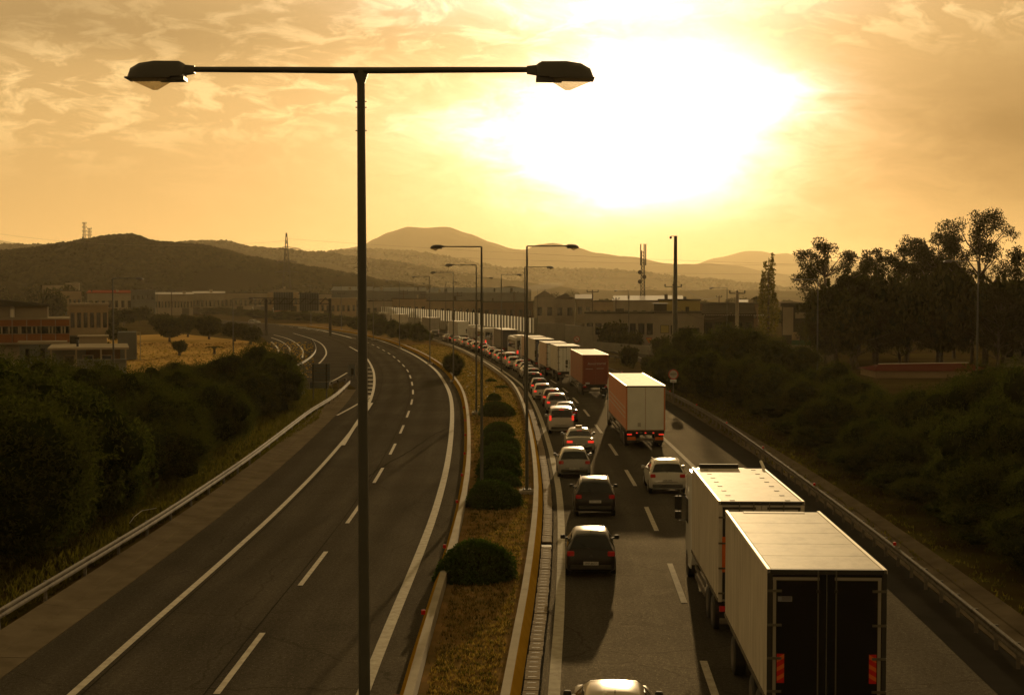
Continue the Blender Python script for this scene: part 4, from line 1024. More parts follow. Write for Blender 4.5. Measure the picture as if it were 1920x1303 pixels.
def trailer(name, y0, L_, style, side, rear, roof, label, cabm=None, z1=4.0, o=5.75, w=1.25, cat='truck', wheels=None, detail=False):
    C = offset(Rin, o); p, _ = at_y(C, y0); q, _ = at_y(C, y0 + L_); dd = q - p
    e = empty(name, (p.x, p.y, 0), heading(dd), label, cat, GT)
    truck_box(e, 0, L_, 1.15, z1, side, rear, roof, style, w=w, wheels=wheels or ((1.8, 3.1, 4.4) if L_ > 10 else (1.5, 2.7)), detail=False)
    if cabm: cab(e, L_ + .5, cabm, 3.6)
    return e
o3 = trailer('articulated_truck', 90.0, 14.6, 'orange', M['side_orange'], M['rear_grey'], M['roof_tarp'], 'articulated truck with orange curtain side, pale stripes and grey rear doors', M['white'], o=6.05)
w = 1.25
for k in range(4):
    z = 1.9 + k * .3
    if k == 3: continue
    MB().add([(-w - .004, .4, z), (-w - .004, .4, z + .07), (-w - .004, 13.8, z + .27), (-w - .004, 13.8, z + .20)], [(0, 1, 2, 3)]).build('side_stripe', M['side_grey'], o3)
MB().box(-1.2, 1.2, -.02, .12, .95, 1.15).build('rear_crossbar', M['darkmetal'], o3)
MB().box(-1.15, -.62, .0, .02, .55, .75).build('orange_marker', M['orange_refl'], o3); MB().box(.62, 1.15, .0, .02, .55, .75).build('orange_marker', M['orange_refl'], o3)
for x in (-.55, 0, .5): MB().box(x - .05, x + .05, -.04, -.01, .98, 1.04).build('marker_lamp', M['red_lamp'], o3)
MB().box(-.5, -.3, -.01, -.002, 1.4, 1.65).build('rear_notice', M['side_grey2'], o3)
o4 = trailer('articulated_truck', 135.5, 14.0, 'plain', M['side_red'], M['rear_red'], M['roof_tarp'], 'articulated truck with red body and faded white lettering on its rear', M['white'], o=6.2)
text('Amoresvroi', .36, M['side_grey'], o4, (.12, -.004, 3.15), (R(90), R(-1), 0), 'lettering', .001, 1.0)
for x0, x1, z in ((-.95, -.25, 2.62), (.1, .8, 2.66)): MB().box(x0, x1, -.006, -.001, z, z + .05).build('text_line', M['side_grey'], o4)
MB().box(-.95, -.55, -.02, .0, 1.2, 1.36).build('number_plate', M['plate'], o4)
trailer('box_truck', 158, 7.6, 'white', M['side_grey'], M['rear_grey'], M['roof_tarp'], 'pale box trailer directly ahead of the red truck', None, o=5.6, wheels=(1.5, 5.4), cat='trailer')
trailer('box_truck', 167.8, 7.6, 'white', M['side_tan'], M['rear_grey'], M['roof_tarp'], 'tan box truck, second body ahead of the red truck', M['white'], o=5.3)
trailer('box_truck', 181, 7.6, 'white', M['side_grey'], M['blue_box'], M['roof_tarp'], 'pale box trailer with a blue rear, third body ahead of the red truck', None, o=5.3, wheels=(1.5, 5.4), cat='trailer')
trailer('box_truck', 191, 7.6, 'plain', M['side_tan'], M['rear_grey'], M['roof_tarp'], 'pale box truck between the blue-rear trailer and the coach', M['white'], o=5.4)
def coach(y0, L_, label, o=5.6):
    C = offset(Rin, o); p, _ = at_y(C, y0); q, _ = at_y(C, y0 + L_); dd = q - p
    e = empty('coach', (p.x, p.y, 0), heading(dd), label, 'coach', 'coaches in the queue'); w = 1.27
    S = [(0, .5, 3.2, .97), (.12, .35, 3.38, 1), (L_ - .5, .35, 3.40, 1), (L_ - .1, .35, 3.0, .98), (L_, .4, 1.6, .95)]; rings = []
    for y_, zb, zt, wf in S:
        a = [(w * wf, zb), (w * wf, zt - .25), (w * wf * .93, zt - .06), (w * wf * .7, zt)]
        rings.append([(-x, y_, z) for x, z in a] + [(x, y_, z) for x, z in a[::-1]])
    MB().rings(rings).build('body', M['side_grey2'], e, True, 40)
    for s_ in (-1, 1):
        for k in range(7):
            y_ = .7 + k * (L_ - 1.6) / 7
            MB().box(*sorted((s_ * 1.271, s_ * 1.285)), y_, y_ + (L_ - 1.6) / 7 - .08, 1.75, 2.85).build('side_window', M['glass'], e)
        MB().bbox(*sorted((s_ * .88, s_ * 1.15)), -.03, .05, 1.0, 1.5, .02).build('tail_lamp', M['red_lamp'], e)
        for wy in (2.6, L_ - 2.7):
            o_ = link('wheel', TW, e, (s_ * 1.1, wy, .5)); link('rim', TRm, o_)
        MB().tube([(s_ * 1.1, L_ - .1, 2.9), (s_ * 1.5, L_ + .2, 2.7), (s_ * 1.5, L_ + .2, 2.2)], [.03, .05, .08], 6).build('mirror', M['darkmetal'], e)
    MB().box(-1.05, 1.05, -.02, .04, 2.0, 2.95).build('rear_window', M['glass'], e)
    MB().bbox(-.8, .8, L_ * .2, L_ * .45, 3.38, 3.62, .05).bbox(-.7, .7, L_ * .62, L_ * .75, 3.38, 3.55, .05).build('roof_unit', M['white'], e)
    MB().box(-1.28, 1.28, .15, L_ - .4, 1.05, 1.10).build('trim_strip', M['white'], e)
    return e
coach(208, 12, 'dark-windowed coach between the pale box trucks and the tall blue-black truck')
trailer('articulated_truck', 228, 13.6, 'plain', M['side_dark'], M['rear_dark'], M['roof_tarp'], 'tall dark truck with blue-black rear between the two coaches', M['white'], o=5.6)
coach(254, 12, 'coach with glinting side panels behind the small grey box van', 5.4)
trailer('box_van', 276, 6.0, 'plain', M['side_grey2'], M['side_grey2'], M['roof_tarp'], 'small grey box van ahead of the second coach', M['white'], z1=3.2, o=5.8, w=1.1, wheels=(1.2,))
trailer('articulated_truck', 294, 13.6, 'plain', M['side_grey2'], M['rear_grey'], M['roof_tarp'], 'grey box truck standing alone in front of the striped noise wall', M['white'], o=5.0)
trailer('articulated_truck', 340, 13.6, 'plain', M['side_dark'], M['side_grey2'], M['roof_tarp'], 'dark grey truck left of the grey box truck by the noise wall', M['white'], o=5.0)
trailer('articulated_truck', 395, 13.6, 'plain', M['side_grey'], M['side_grey'], M['roof_tarp'], 'white truck seen over the median shrubs at the left end of the noise wall', M['white'], o=5.0)
trailer('articulated_truck', 430, 13.6, 'plain', M['side_grey'], M['side_grey'], M['roof_tarp'], 'pale truck just left of the T-shaped lamp post', M['white'], o=5.0)
for y_, s1, r1, lb in [(620, 'side_red', 'rear_red', 'dark red trailer above the far hedge right of the lamp'), (655, 'side_dark', 'rear_dark', 'dark trailer above the far hedge'), (740, 'blue_box', 'rear_dark', 'blue trailer far off above the hedge'), (768, 'side_red', 'rear_red', 'bright red trailer far off left of the blue one'), (880, 'side_grey', 'rear_grey', 'white trailer farthest left above the hedge')]:
    trailer('far_truck', y_, 13.6, 'plain', M[s1], M[r1], M['roof_tarp'], lb, M['white'], o=5.0)

# ------------------------------------------------------------------ noise barrier and walls
Cn = offset(Rin, 15.0)
nb = empty('noise_barrier', (0, 270, 0), 0, 'long noise barrier of pale upright panels on a concrete wall behind the trucks', 'noise barrier')
D_ = cut(Cn, 262, 520); acc = 0; k = 0; last = D_[0]; cur = [D_[0]]
PITCHN = 3.75; s_list = []
dist = [0]
for a, b in zip(D_, D_[1:]): dist.append(dist[-1] + (b - a).length)
def pos_on(Cc, Ds, s):
    for i in range(len(Ds) - 1):
        if s <= Ds[i + 1]: return Cc[i].lerp(Cc[i + 1], (s - Ds[i]) / (Ds[i + 1] - Ds[i])), (Cc[i + 1] - Cc[i]).normalized()
    return Cc[-1], (Cc[-1] - Cc[-2]).normalized()
wall_m = mat('wall_grey', (.16, .15, .12), .85, var=.15, vscale=.4)
panel_m = mat('panel_greenish', (.10, .10, .075), .7, var=.1, vscale=.3)
zl = lambda y: 2.45 - (y - 275) * .003
while s_list == [] or s_list[-1] < dist[-1] - PITCHN: s_list.append((s_list[-1] + PITCHN * (1 if k % 4 else 1.12)) if s_list else 5.0); k += 1
me_w = MB().add([(0, 0, 2.35), (0, 1.75, 2.35), (0, 1.75, 5.15), (0, 0, 5.15)], [(0, 1, 2, 3)]).mesh('pale_panel', M['acrylic'])
me_g = MB().box(-.03, .03, 1.77, PITCHN, 2.3, 5.0).mesh('grey_panel', panel_m)
me_l = MB().box(-.12, .12, 0, PITCHN + .4, 0, 2.3).mesh('base_wall', wall_m)
for s in s_list:
    p, d = pos_on(D_, dist, s)
    for nm, me_ in (('pale_panel', me_w), ('grey_panel', me_g), ('base_wall', me_l)):
        o = link(nm, me_, nb, (p.x, p.y - 270, 0)); o.rotation_euler = (0, 0, heading(d))
# plain end panel and the grey boundary wall further right
p0 = AT(996, 620, 270); p1 = AT(1008, 620, 268)
MB().box(0, p1.x - p0.x, -.1, .1, 0, 5.2).build('end_panel', wall_m, nb).location = (p0.x, 0, 0)
bw = empty('boundary_wall', (p1.x, 268, 0), 0, 'plain grey concrete boundary wall right of the noise barrier', 'wall')
q = [AT(1008, 600, 266), AT(1060, 600, 262), AT(1112, 600, 250), AT(1180, 600, 236), AT(1250, 600, 222)]
for i, (a, b) in enumerate(zip(q, q[1:])):
    n_p = 3
    for j in range(n_p):
        u = a.lerp(b, j / n_p); v = a.lerp(b, (j + 1) / n_p); h = 4.3 if i == 0 else (4.0 if i == 1 else 1.4)
        dd = Vector((v.x - u.x, v.y - u.y)); o = MB().box(.02, dd.length - .02, -.08, .08, 0, h).build('wall_panel', wall_m, bw)
        o.location = (u.x - p1.x, u.y - 268, 0); o.rotation_euler = (0, 0, math.atan2(dd.y, dd.x))

# ------------------------------------------------------------------ vegetation
def merge(parts):
    V = []; Fs = []; k = 0
    for v, f in parts: V.append(v); Fs.append(f + k); k += len(v)
    return np.concatenate(V), np.concatenate(Fs)
def lump(P, seed, sc_=1.0):
    """radial unevenness of unit directions P"""
    r = np.random.default_rng(seed); o = np.zeros(len(P))
    for _ in range(14):
        c = r.normal(size=3); c /= np.linalg.norm(c); a = r.uniform(-.5, 1); k = r.uniform(4, 14)
        o += a * np.exp(-k * (1 - P @ c))
    return 1 + sc_ * .22 * (o - o.mean())
def clump_centres(a, h, seed, flat, k, lo, hi):
    g2 = np.random.default_rng(seed); P = g2.normal(size=(k, 3)); P /= np.linalg.norm(P, axis=1)[:, None]
    if flat: P[:, 2] = np.abs(P[:, 2])
    P *= g2.uniform(.50, .78, (k, 1)) * np.array([a, a, h if flat else h / 2]); P[:, 2] += 0 if flat else h * .5
    R_ = g2.uniform(lo, hi, k) * a
    P[:, 2] = np.maximum(P[:, 2], .12 * h); return P, R_
def crown(name, m, n, a, h, leafL, leafW, seed, droop=0.0, flat=0.0, lumpy=1.0, tips=0):
    """leafy crown of many clumps, radius a, height h, standing on z=0"""
    global rng
    if lumpy < 1:                       # clipped dome
        rng = np.random.default_rng(seed); P = rng.normal(size=(n, 3)); P[:, 2] = np.abs(P[:, 2]); P /= np.linalg.norm(P, axis=1)[:, None]
        sq = (np.abs(P[:, 2]) ** .75)[:, None]
        C = P * (lump(P, seed, lumpy) * (1 - .12 * rng.random(n) ** 2) + .035 * rng.normal(size=n))[:, None] * np.array([a, a, h]); C[:, 2] = np.maximum(C[:, 2], .03)
        V, Fc = leaf_arrays(C, leafL, leafW); return npmesh(name, V, Fc, m)
    Q, R_ = clump_centres(a, h, seed, flat, 40, .24, .44); rng = np.random.default_rng(seed + 5)
    idx = rng.choice(len(Q), n, p=R_ ** 2 / (R_ ** 2).sum()); D = rng.normal(size=(n, 3)); D /= np.linalg.norm(D, axis=1)[:, None]
    C = Q[idx] + D * R_[idx][:, None] * (1.06 - .32 * rng.random((n, 1)) ** 2 + .08 * rng.normal(size=(n, 1)))
    if tips:     # hanging or upright sprays on the clumps
        k = 22; ti = rng.choice(len(Q), tips); T = rng.normal(size=(tips, 3)); T[:, 2] = np.abs(T[:, 2]) * .8; T /= np.linalg.norm(T, axis=1)[:, None]
        base_ = Q[ti] + T * R_[ti][:, None]; u = rng.random((tips, k, 1)); ln = rng.uniform(.10, .30, (tips, 1, 1)) * a
        dirv = T * (1 - .6 * min(1, droop)) + np.array([0, 0, .55 - 1.3 * droop])
        S_ = base_[:, None] + dirv[:, None] * u * ln + rng.normal(size=(tips, k, 3)) * a * .018 - np.array([0, 0, 1]) * (u ** 2) * droop * ln
        C = np.concatenate([C, S_.reshape(-1, 3)])
    C[:, 2] = np.maximum(C[:, 2], .05)
    V, Fc = leaf_arrays(C, leafL, leafW, droop=droop)
    return npmesh(name, V, Fc, m)
def core(name, a, h, seed, flat=0.0, lumpy=1.0, k=.76):  # added opaque filler: blocks see-through and makes gaps between leaves look shaded
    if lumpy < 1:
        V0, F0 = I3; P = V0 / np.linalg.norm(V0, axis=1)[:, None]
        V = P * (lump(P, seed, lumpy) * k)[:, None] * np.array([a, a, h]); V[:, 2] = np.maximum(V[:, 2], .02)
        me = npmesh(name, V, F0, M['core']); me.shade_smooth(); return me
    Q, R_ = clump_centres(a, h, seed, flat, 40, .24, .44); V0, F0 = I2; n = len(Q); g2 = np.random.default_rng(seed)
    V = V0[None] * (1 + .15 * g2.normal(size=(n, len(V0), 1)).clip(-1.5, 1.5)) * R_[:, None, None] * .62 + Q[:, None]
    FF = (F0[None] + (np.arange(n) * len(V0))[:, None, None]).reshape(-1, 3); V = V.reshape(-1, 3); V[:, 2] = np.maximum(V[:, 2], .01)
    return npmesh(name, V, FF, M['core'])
def shrub_kind(i, mname, n, a, h, L_, w, droop, flat=0.0, lumpy=1.0, tips=220):
    return (crown('crown', M[mname], n, a, h, L_, w, 100 + i, droop, flat, lumpy, tips), core('shade_core', a, h, 100 + i, flat, lumpy), a, h)
SH = [shrub_kind(0, 'leaf_a', 30000, 3.2, 5.2, .17, .045, .8, tips=420), shrub_kind(1, 'leaf_b', 28000, 3.0, 4.6, .165, .05, .9, lumpy=1.4, tips=420), shrub_kind(2, 'leaf_a', 32000, 3.5, 5.6, .17, .05, .2, lumpy=1.5, tips=500), shrub_kind(3, 'leaf_b', 12000, 2.6, 4.2, .16, .045, 1.0, tips=380)]
def add_shrub(k, x, y, s, sz, label, group, name='shrub', cat='shrub', z=0, rz=None):
    cr, co, a, h = k
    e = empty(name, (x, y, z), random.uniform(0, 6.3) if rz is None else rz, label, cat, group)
    o = link('crown', cr, e); c = link('shade_core', co, o); e.scale = (s, s, sz)
    return e
gl_ = 'shrubs of the left roadside thicket'; gr_ = 'shrubs of the right roadside thicket'
# left thicket: photo outline of crown tops, from the near left to the far end
left = []
for (px, ty, d) in [(-90, 690, 56), (20, 705, 60), (-30, 735, 52), (110, 745, 60), (30, 820, 54), (160, 820, 62), (60, 672, 84), (-60, 664, 78), (150, 695, 82), (240, 705, 84), (300, 735, 78), (215, 775, 72), (330, 700, 96), (400, 725, 90), (300, 790, 74), (190, 684, 104), (280, 690, 112), (370, 692, 118), (110, 680, 110), (440, 664, 122), (500, 650, 128), (470, 700, 112), (400, 676, 134), (515, 672, 118), (340, 680, 140)]:
    p = AT(px, ty, d); left.append((p.x, d, p.z))
for i, (x, d, zt) in enumerate(left):
    k = SH[i % 4]; s = max(.7, min(1.35, zt / k[3])); s = s * random.uniform(.95, 1.08)
    add_shrub(k, x, d, s * 1.06, zt / k[3], '%s shrub of the left thicket counted from its near lower corner' % nth[i], gl_)
right = []
for (px, ty, d) in [(1262, 662, 150), (1300, 622, 165), (1350, 612, 160), (1400, 618, 158), (1450, 640, 152), (1500, 652, 150), (1330, 660, 132), (1390, 672, 124), (1450, 690, 118), (1290, 690, 140), (1560, 680, 128), (1520, 712, 108), (1600, 712, 104), (1560, 745, 92), (1640, 730, 96), (1690, 735, 88), (1640, 790, 80), (1740, 735, 84), (1790, 722, 82), (1720, 800, 74), (1850, 698, 84),
                    (1910, 690, 80), (1980, 690, 74), (1800, 775, 72), (1880, 765, 66), (1960, 770, 62), (1810, 850, 64), (1900, 860, 58), (1980, 880, 54), (1960, 960, 50), (1900, 700, 96), (1455, 762, 112), (1500, 790, 98), (1545, 800, 90), (1590, 830, 82), (1650, 860, 76), (1700, 890, 70), (1760, 930, 64), (1820, 960, 60), (1880, 1010, 55), (1420, 735, 124), (1690, 750, 100), (1580, 700, 140), (1800, 710, 100)]:
    p = AT(px, ty, d); right.append((p.x, d, p.z))
for i, (x, d, zt) in enumerate(right):
    k = SH[(i * 3 + 1) % 4]; s = max(.7, min(1.4, zt / k[3])) * random.uniform(.95, 1.08)
    add_shrub(k, x, d, s * 1.05, max(.3, zt / k[3]), '%s shrub of the right thicket counted from the camera-pole end' % nth[i], gr_)
# round clipped median bushes
CL = [(crown('crown', M['leaf_c'], 9000, 1.0, 1.0, .085, .045, 31, 0, 1.0, .9, 60), core('shade_core', 1.0, 1.0, 31, 1.0, .9, .90), 1, 1), (crown('crown', M['leaf_c'], 9000, 1.0, 1.0, .085, .045, 32, 0, 1.0, .7, 60), core('shade_core', 1.0, 1.0, 32, 1.0, .7, .90), 1, 1)]
for i, (px, by, wpx, ty, lb) in enumerate([(888, 1098, 136, 1012, 'big round clipped bush standing alone nearest in the median'), (924, 956, 104, 902, 'wide clipped bush in front of the close row in the median'), (936, 915, 76, 880, 'low clipped bush tucked behind the wide one'), (938, 896, 84, 846, 'tall clipped bush in the middle of the close median row'),
      (938, 872, 82, 830, 'clipped bush just behind the tall one in the median row'), (936, 850, 76, 811, 'clipped bush second from the far end of the close row'), (935, 820, 64, 790, 'clipped bush at the far end of the close row'), (933, 782, 68, 753, 'separate dome bush beyond the close row'), (926, 752, 28, 737, 'small round bush behind the separate dome bush'), (941, 728, 28, 723, 'low flat hedge patch in the median grass'), (920, 716, 22, 710, 'tiny bush between the median lamps')]):
    g_ = G(px, by); d = g_.y + wpx / F * g_.y * .45; hgt = CH - (ty - 550) / F * (d)
    a_ = wpx / F * g_.y / 2
    e = add_shrub(CL[i % 2], (px - 960) / F * d, d, a_, max(.25, hgt), lb, 'round clipped bushes in the median', 'clipped_bush', 'bush'); e.scale = (a_, a_ * 1.05, max(.25, hgt) * .97)
# shrubs farther along the median and the hedge beyond the bend
for i, (px, by, wpx, ty) in enumerate([(848, 706, 42, 664), (783, 643, 36, 607), (760, 640, 40, 606), (735, 634, 40, 600), (712, 630, 40, 598), (690, 622, 44, 590), (706, 612, 30, 585), (668, 618, 46, 594), (640, 612, 50, 592), (606, 607, 56, 588), (566, 603, 60, 584), (526, 600, 60, 583), (486, 597, 60, 581), (446, 594, 64, 580), (404, 590, 64, 576), (360, 588, 64, 574), (316, 586, 66, 572), (272, 585, 66, 570), (800, 640, 22, 622)]):
    g_ = G(px, by); s = wpx / F * g_.y / 2 / 3.0; hh = CH - (ty - 550) / F * g_.y
    add_shrub(SH[i % 4], g_.x, g_.y + 1.5, s, max(1.0, hh) / SH[i % 4][3], '%s shrub along the far median hedge counted from the queue side' % nth[i], 'shrubs along the median beyond the bend')
# trees and bushes round the dry field, behind, and on the right slip road
farm = crown('crown', M['leaf_far'], 3500, 3.0, 5.0, .45, .28, 41, .2, 0, 1.2, 60); farc = core('shade_core', 3.0, 5.0, 41, 0, 1.2, .8)
farm2 = crown('crown', M['leaf_far'], 3500, 3.0, 5.0, .45, .28, 42, .2, 0, 1.6, 60); farc2 = core('shade_core', 3.0, 5.0, 42, 0, 1.6, .8)
tm = MB().tube([(0, 0, 0), (.05, 0, .8), (0, .05, 1.6), (.02, 0, 2.4)], [.28, .22, .2, .12], 8).mesh('trunk', M['trunk'], True)
def field_tree(px, by, wpx, ty, label, group, name='tree', cat='tree', trunk=True, k=0):
    g_ = G(px, by); w_ = wpx / F * g_.y / 2; hh = CH - (ty - 550) / F * g_.y
    e = empty(name, (g_.x, g_.y, 0), random.uniform(0, 6), label, cat, group)
    c = link('crown', (farm, farm2)[k % 2], e); c.scale = (w_ / 3.0, w_ / 3.0, hh * (.82 if trunk else 1) / 5.0); c.location = (0, 0, hh * .18 if trunk else 0)
    link('shade_core', (farc, farc2)[k % 2], c)
    if trunk: t = link('trunk', tm, e); t.scale = (1, 1, hh * .35 / 2.4)
    return e
L1 = [(318, 641, 58, 592, 'tree with bare trunk at the edge of the dry field'), (352, 632, 40, 590, 'dark tree right behind the bare-trunk tree'), (392, 636, 54, 592, 'broad dark tree in the middle behind the field'), (440, 640, 50, 604, 'dark bush right of the middle field tree'), (470, 646, 44, 612, 'bush at the right corner of the field'),
      (337, 667, 28, 638, 'round olive bush standing in the dry field'), (190, 675, 40, 640, 'dark bush beside the flat white roof'), (232, 612, 60, 578, 'tree behind the container'), (262, 606, 50, 575, 'tree left of the field trees'), (200, 624, 50, 588, 'dark tree behind the white wall box'), (150, 628, 60, 590, 'tree right of the banded building'), (120, 590, 60, 536, 'tall dark tree behind the banded building'),
      (80, 585, 60, 532, 'tall dark tree behind the sloping roof'), (30, 580, 70, 530, 'tall dark tree at the far left'), (100, 600, 50, 545, 'tall tree between the sloping roof and the terrace house'), (170, 600, 46, 566, 'tree in front of the terrace house'), (300, 615, 40, 588, 'small tree behind the bare-trunk tree'), (220, 640, 40, 612, 'bush left of the container'), (-10, 585, 60, 530, 'tall dark tree cut by the left edge'), (245, 590, 40, 560, 'tree below the lattice panels'),
      (1150, 655, 56, 604, 'bushy tree right of the boundary wall'), (1120, 645, 40, 612, 'bush beside the no U-turn sign'), (1185, 660, 40, 622, 'bushy tree left of the yellow triangle sign'), (1180, 690, 36, 648, 'shrub between the slip road rails'), (1215, 696, 30, 668, 'small shrub by the lower slip road rail'), (1240, 680, 40, 630, 'bush at the foot of the tall camera pole')]
for i, (px, by, w_, ty, lb) in enumerate(L1): field_tree(px, by, w_, ty, lb, None, trunk=i < 14, k=i)
rt = random.Random(12)
for i in range(30):
    px = 255 + i * 29 + rt.uniform(-9, 9); by = rt.uniform(566, 577); 
    if 500 < px < 620: by = 572
    field_tree(px, by, rt.uniform(22, 52), by - rt.uniform(13, 24), '%s small dark tree in the row before the factory halls, from the left' % nth[i], 'trees before the factory halls', k=i, trunk=False)
for i in range(12):
    px = 1010 + i * 42 + rt.uniform(-12, 12); by = rt.uniform(574, 590)
    field_tree(px, by, rt.uniform(24, 50), by - rt.uniform(14, 24), '%s hazy tree among the sheds right of the median lamps, from the left' % nth[i], 'trees among the sheds on the right', k=i, trunk=False)
# big eucalyptus trees
def eucalyptus(x, y, H_, spread, seed, label, lean=(0, 0)):
    global rng
    r = random.Random(seed); g2 = np.random.default_rng(seed); rng = g2
    e = empty('eucalyptus_tree', (x, y, 0), 0, label, 'tree', 'tall eucalyptus trees on the right')
    T = MB(); n = 5; pts = [Vector((0, 0, 0))]; q = Vector((0, 0, 0)); dd = Vector((lean[0], lean[1], 1)).normalized()
    for i in range(n):
        dd = (dd + Vector((r.uniform(-.10, .10), r.uniform(-.10, .10), .05))).normalized(); q = q + dd * H_ * .72 / n; pts.append(q.copy())
    T.tube(pts, [H_ * .021 * (1 - .72 * k / n) for k in range(n + 1)], 9, False)
    Rr = H_ * .36 * spread / .7; C = []; k_ = 0; cl_ = []
    nc = 34
    for i in range(nc):
        hf = .30 + .66 * (i + r.random()) / nc; env = math.sin(min(1, (1.04 - hf) / .74) * math.pi * .62) ** .7
        a = i * 2.4 + r.uniform(-.5, .5); rad = Rr * env * (.45 + .6 * r.random()); base = pts[min(n, max(1, int((hf - .12) / .72 * n)))] if hf < .8 else pts[n]
        c = Vector((pts[min(n, int(hf * n))].x + math.cos(a) * rad, pts[min(n, int(hf * n))].y + math.sin(a) * rad, H_ * hf + r.uniform(-.4, .4)))
        mid = base.lerp(c, .5) + Vector((r.uniform(-.4, .4), r.uniform(-.4, .4), r.uniform(-.6, .2)))
        T.tube([base, mid, c], [H_ * .0065, H_ * .0045, H_ * .002], 5, False)
        for t_ in range(r.randint(2, 4)):
            cc = c + Vector((r.gauss(0, 1), r.gauss(0, 1), r.gauss(0, .6))) * H_ * .042
            T.tube([c, cc], [H_ * .002, .01], 4, False); rr_ = H_ * r.uniform(.030, .062); m_ = int(150 * (rr_ / (H_ * .046)) ** 2)
            P = g2.normal(size=(m_, 3)); P /= np.linalg.norm(P, axis=1)[:, None]; P *= (g2.random((m_, 1)) ** .45) * rr_ * np.array([1.15, 1.15, .85])
            tail = g2.random(m_) < .22; P[tail, 2] -= g2.random(tail.sum()) * rr_ * 1.5
            C.append(P + np.array(cc)[None])
    T.build('trunk', M['trunk'], e, True)
    C = np.concatenate(C); zmax = np.percentile(C[:, 2], 99.7)
    V, Fc = leaf_arrays(C, .36, .13, droop=1.1)
    link('crown', npmesh('crown', V, Fc, M['leaf_e']), e)
    sc_ = H_ / zmax; e.scale = (sc_, sc_, sc_)
    return e
for i, (px, ty, d, sp, lb, lean) in enumerate([(1570, 452, 195, .75, 'leftmost tall eucalyptus with drooping lower boughs', (-.12, 0)), (1640, 470, 200, .7, 'second eucalyptus from the left, a broad dark crown', (.02, 0)), (1700, 448, 205, .65, 'eucalyptus in the middle of the group', (0, 0)), (1760, 438, 202, .6, 'eucalyptus left of the tallest one', (.04, 0)),
        (1848, 394, 196, .62, 'tallest eucalyptus, its rounded top above all others', (.03, 0)), (1925, 468, 190, .8, 'rightmost eucalyptus cut by the picture edge', (.05, 0)), (1790, 500, 215, .7, 'lower eucalyptus behind the tallest one', (0, 0)), (1610, 520, 185, .8, 'low spreading eucalyptus in front of the left group', (-.2, 0)), (1690, 540, 186, .9, 'low eucalyptus with leaning trunks in the middle', (-.15, 0)), (1870, 540, 180, .8, 'low eucalyptus below the tallest one', (.05, 0))]):
    p = AT(px, ty, d); eucalyptus(p.x, d, p.z, sp, 60 + i, lb, lean)
for i, (px, by, w_, ty) in enumerate([(1548, 690, 84, 535), (1596, 694, 92, 545), (1645, 690, 96, 515), (1700, 692, 100, 520), (1765, 690, 104, 500), (1822, 690, 100, 515), (1880, 692, 104, 520), (1930, 690, 90, 510)]):
    field_tree(px, by, w_, ty, '%s dark undergrowth tree below the eucalyptus canopy from its left end' % ['first', 'second', 'third', 'fourth', 'fifth', 'sixth', 'seventh', 'eighth'][i], 'undergrowth trees below the eucalyptus', k=i)
# poplar
p = AT(1440, 474, 290); e = empty('poplar_tree', (p.x, 290, 0), 0, 'slender yellowish poplar standing alone right of the utility pole', 'tree')
MB().tube([(0, 0, 0), (.1, 0, 6), (0, 0, 12), (0, 0, p.z * .95)], [.3, .22, .12, .03], 8).build('trunk', M['trunk'], e)
rng = np.random.default_rng(77); n = 2600; z = rng.random(n) ** .8 * (p.z - 1.5) + 1.5; a = rng.random(n) * 6.28
bx = rng.integers(0, 9, n); bh = np.array([1, .93, .82, .9, .7, .78, .62, .86, .55])[bx]; z = 1.5 + (p.z * bh - 1.5) * rng.random(n) ** .8; a = bx * .698 + rng.normal(size=n) * .25; zz_ = z / (p.z * bh); rad = (1.5 * np.sin(zz_ * math.pi * .85) ** .6 * (1.15 - bh * .75) * 2.2 + .1) + rng.normal(size=n) * .22
V, Fc = leaf_arrays(np.stack([rad * np.cos(a) * .8, rad * np.sin(a), z], 1), .55, .3); link('crown', npmesh('crown', V, Fc, M['leaf_p']), e)
field_tree(1428, 610, 40, 552, 'yellow bush at the left foot of the poplar', None, k=1); field_tree(1466, 612, 36, 580, 'dark bush at the right foot of the poplar', None, k=0)
# a small palm in the field
p = G(402, 664); e = empty('palm', (p.x, p.y, 0), 0, 'small palm with spreading fronds in the dry field', 'palm')
MB().tube([(0, 0, 0), (0, 0, .7)], [.25, .2], 8).build('trunk', M['trunk'], e)
for k in range(16):
    a = k * 6.283 / 16; mb = MB(); pts = [Vector((math.cos(a) * r_, math.sin(a) * r_, .7 + r_ * 1.1 - r_ * r_ * .55)) for r_ in (0, .4, .8, 1.2, 1.6)]
    for u, v in zip(pts, pts[1:]):
        s_ = Vector((-math.sin(a), math.cos(a), 0)) * .16; mb.add([u - s_, u + s_, v + s_ * .8, v - s_ * .8], [(0, 1, 2, 3)])
    mb.build('frond', M['leaf_far'], e)
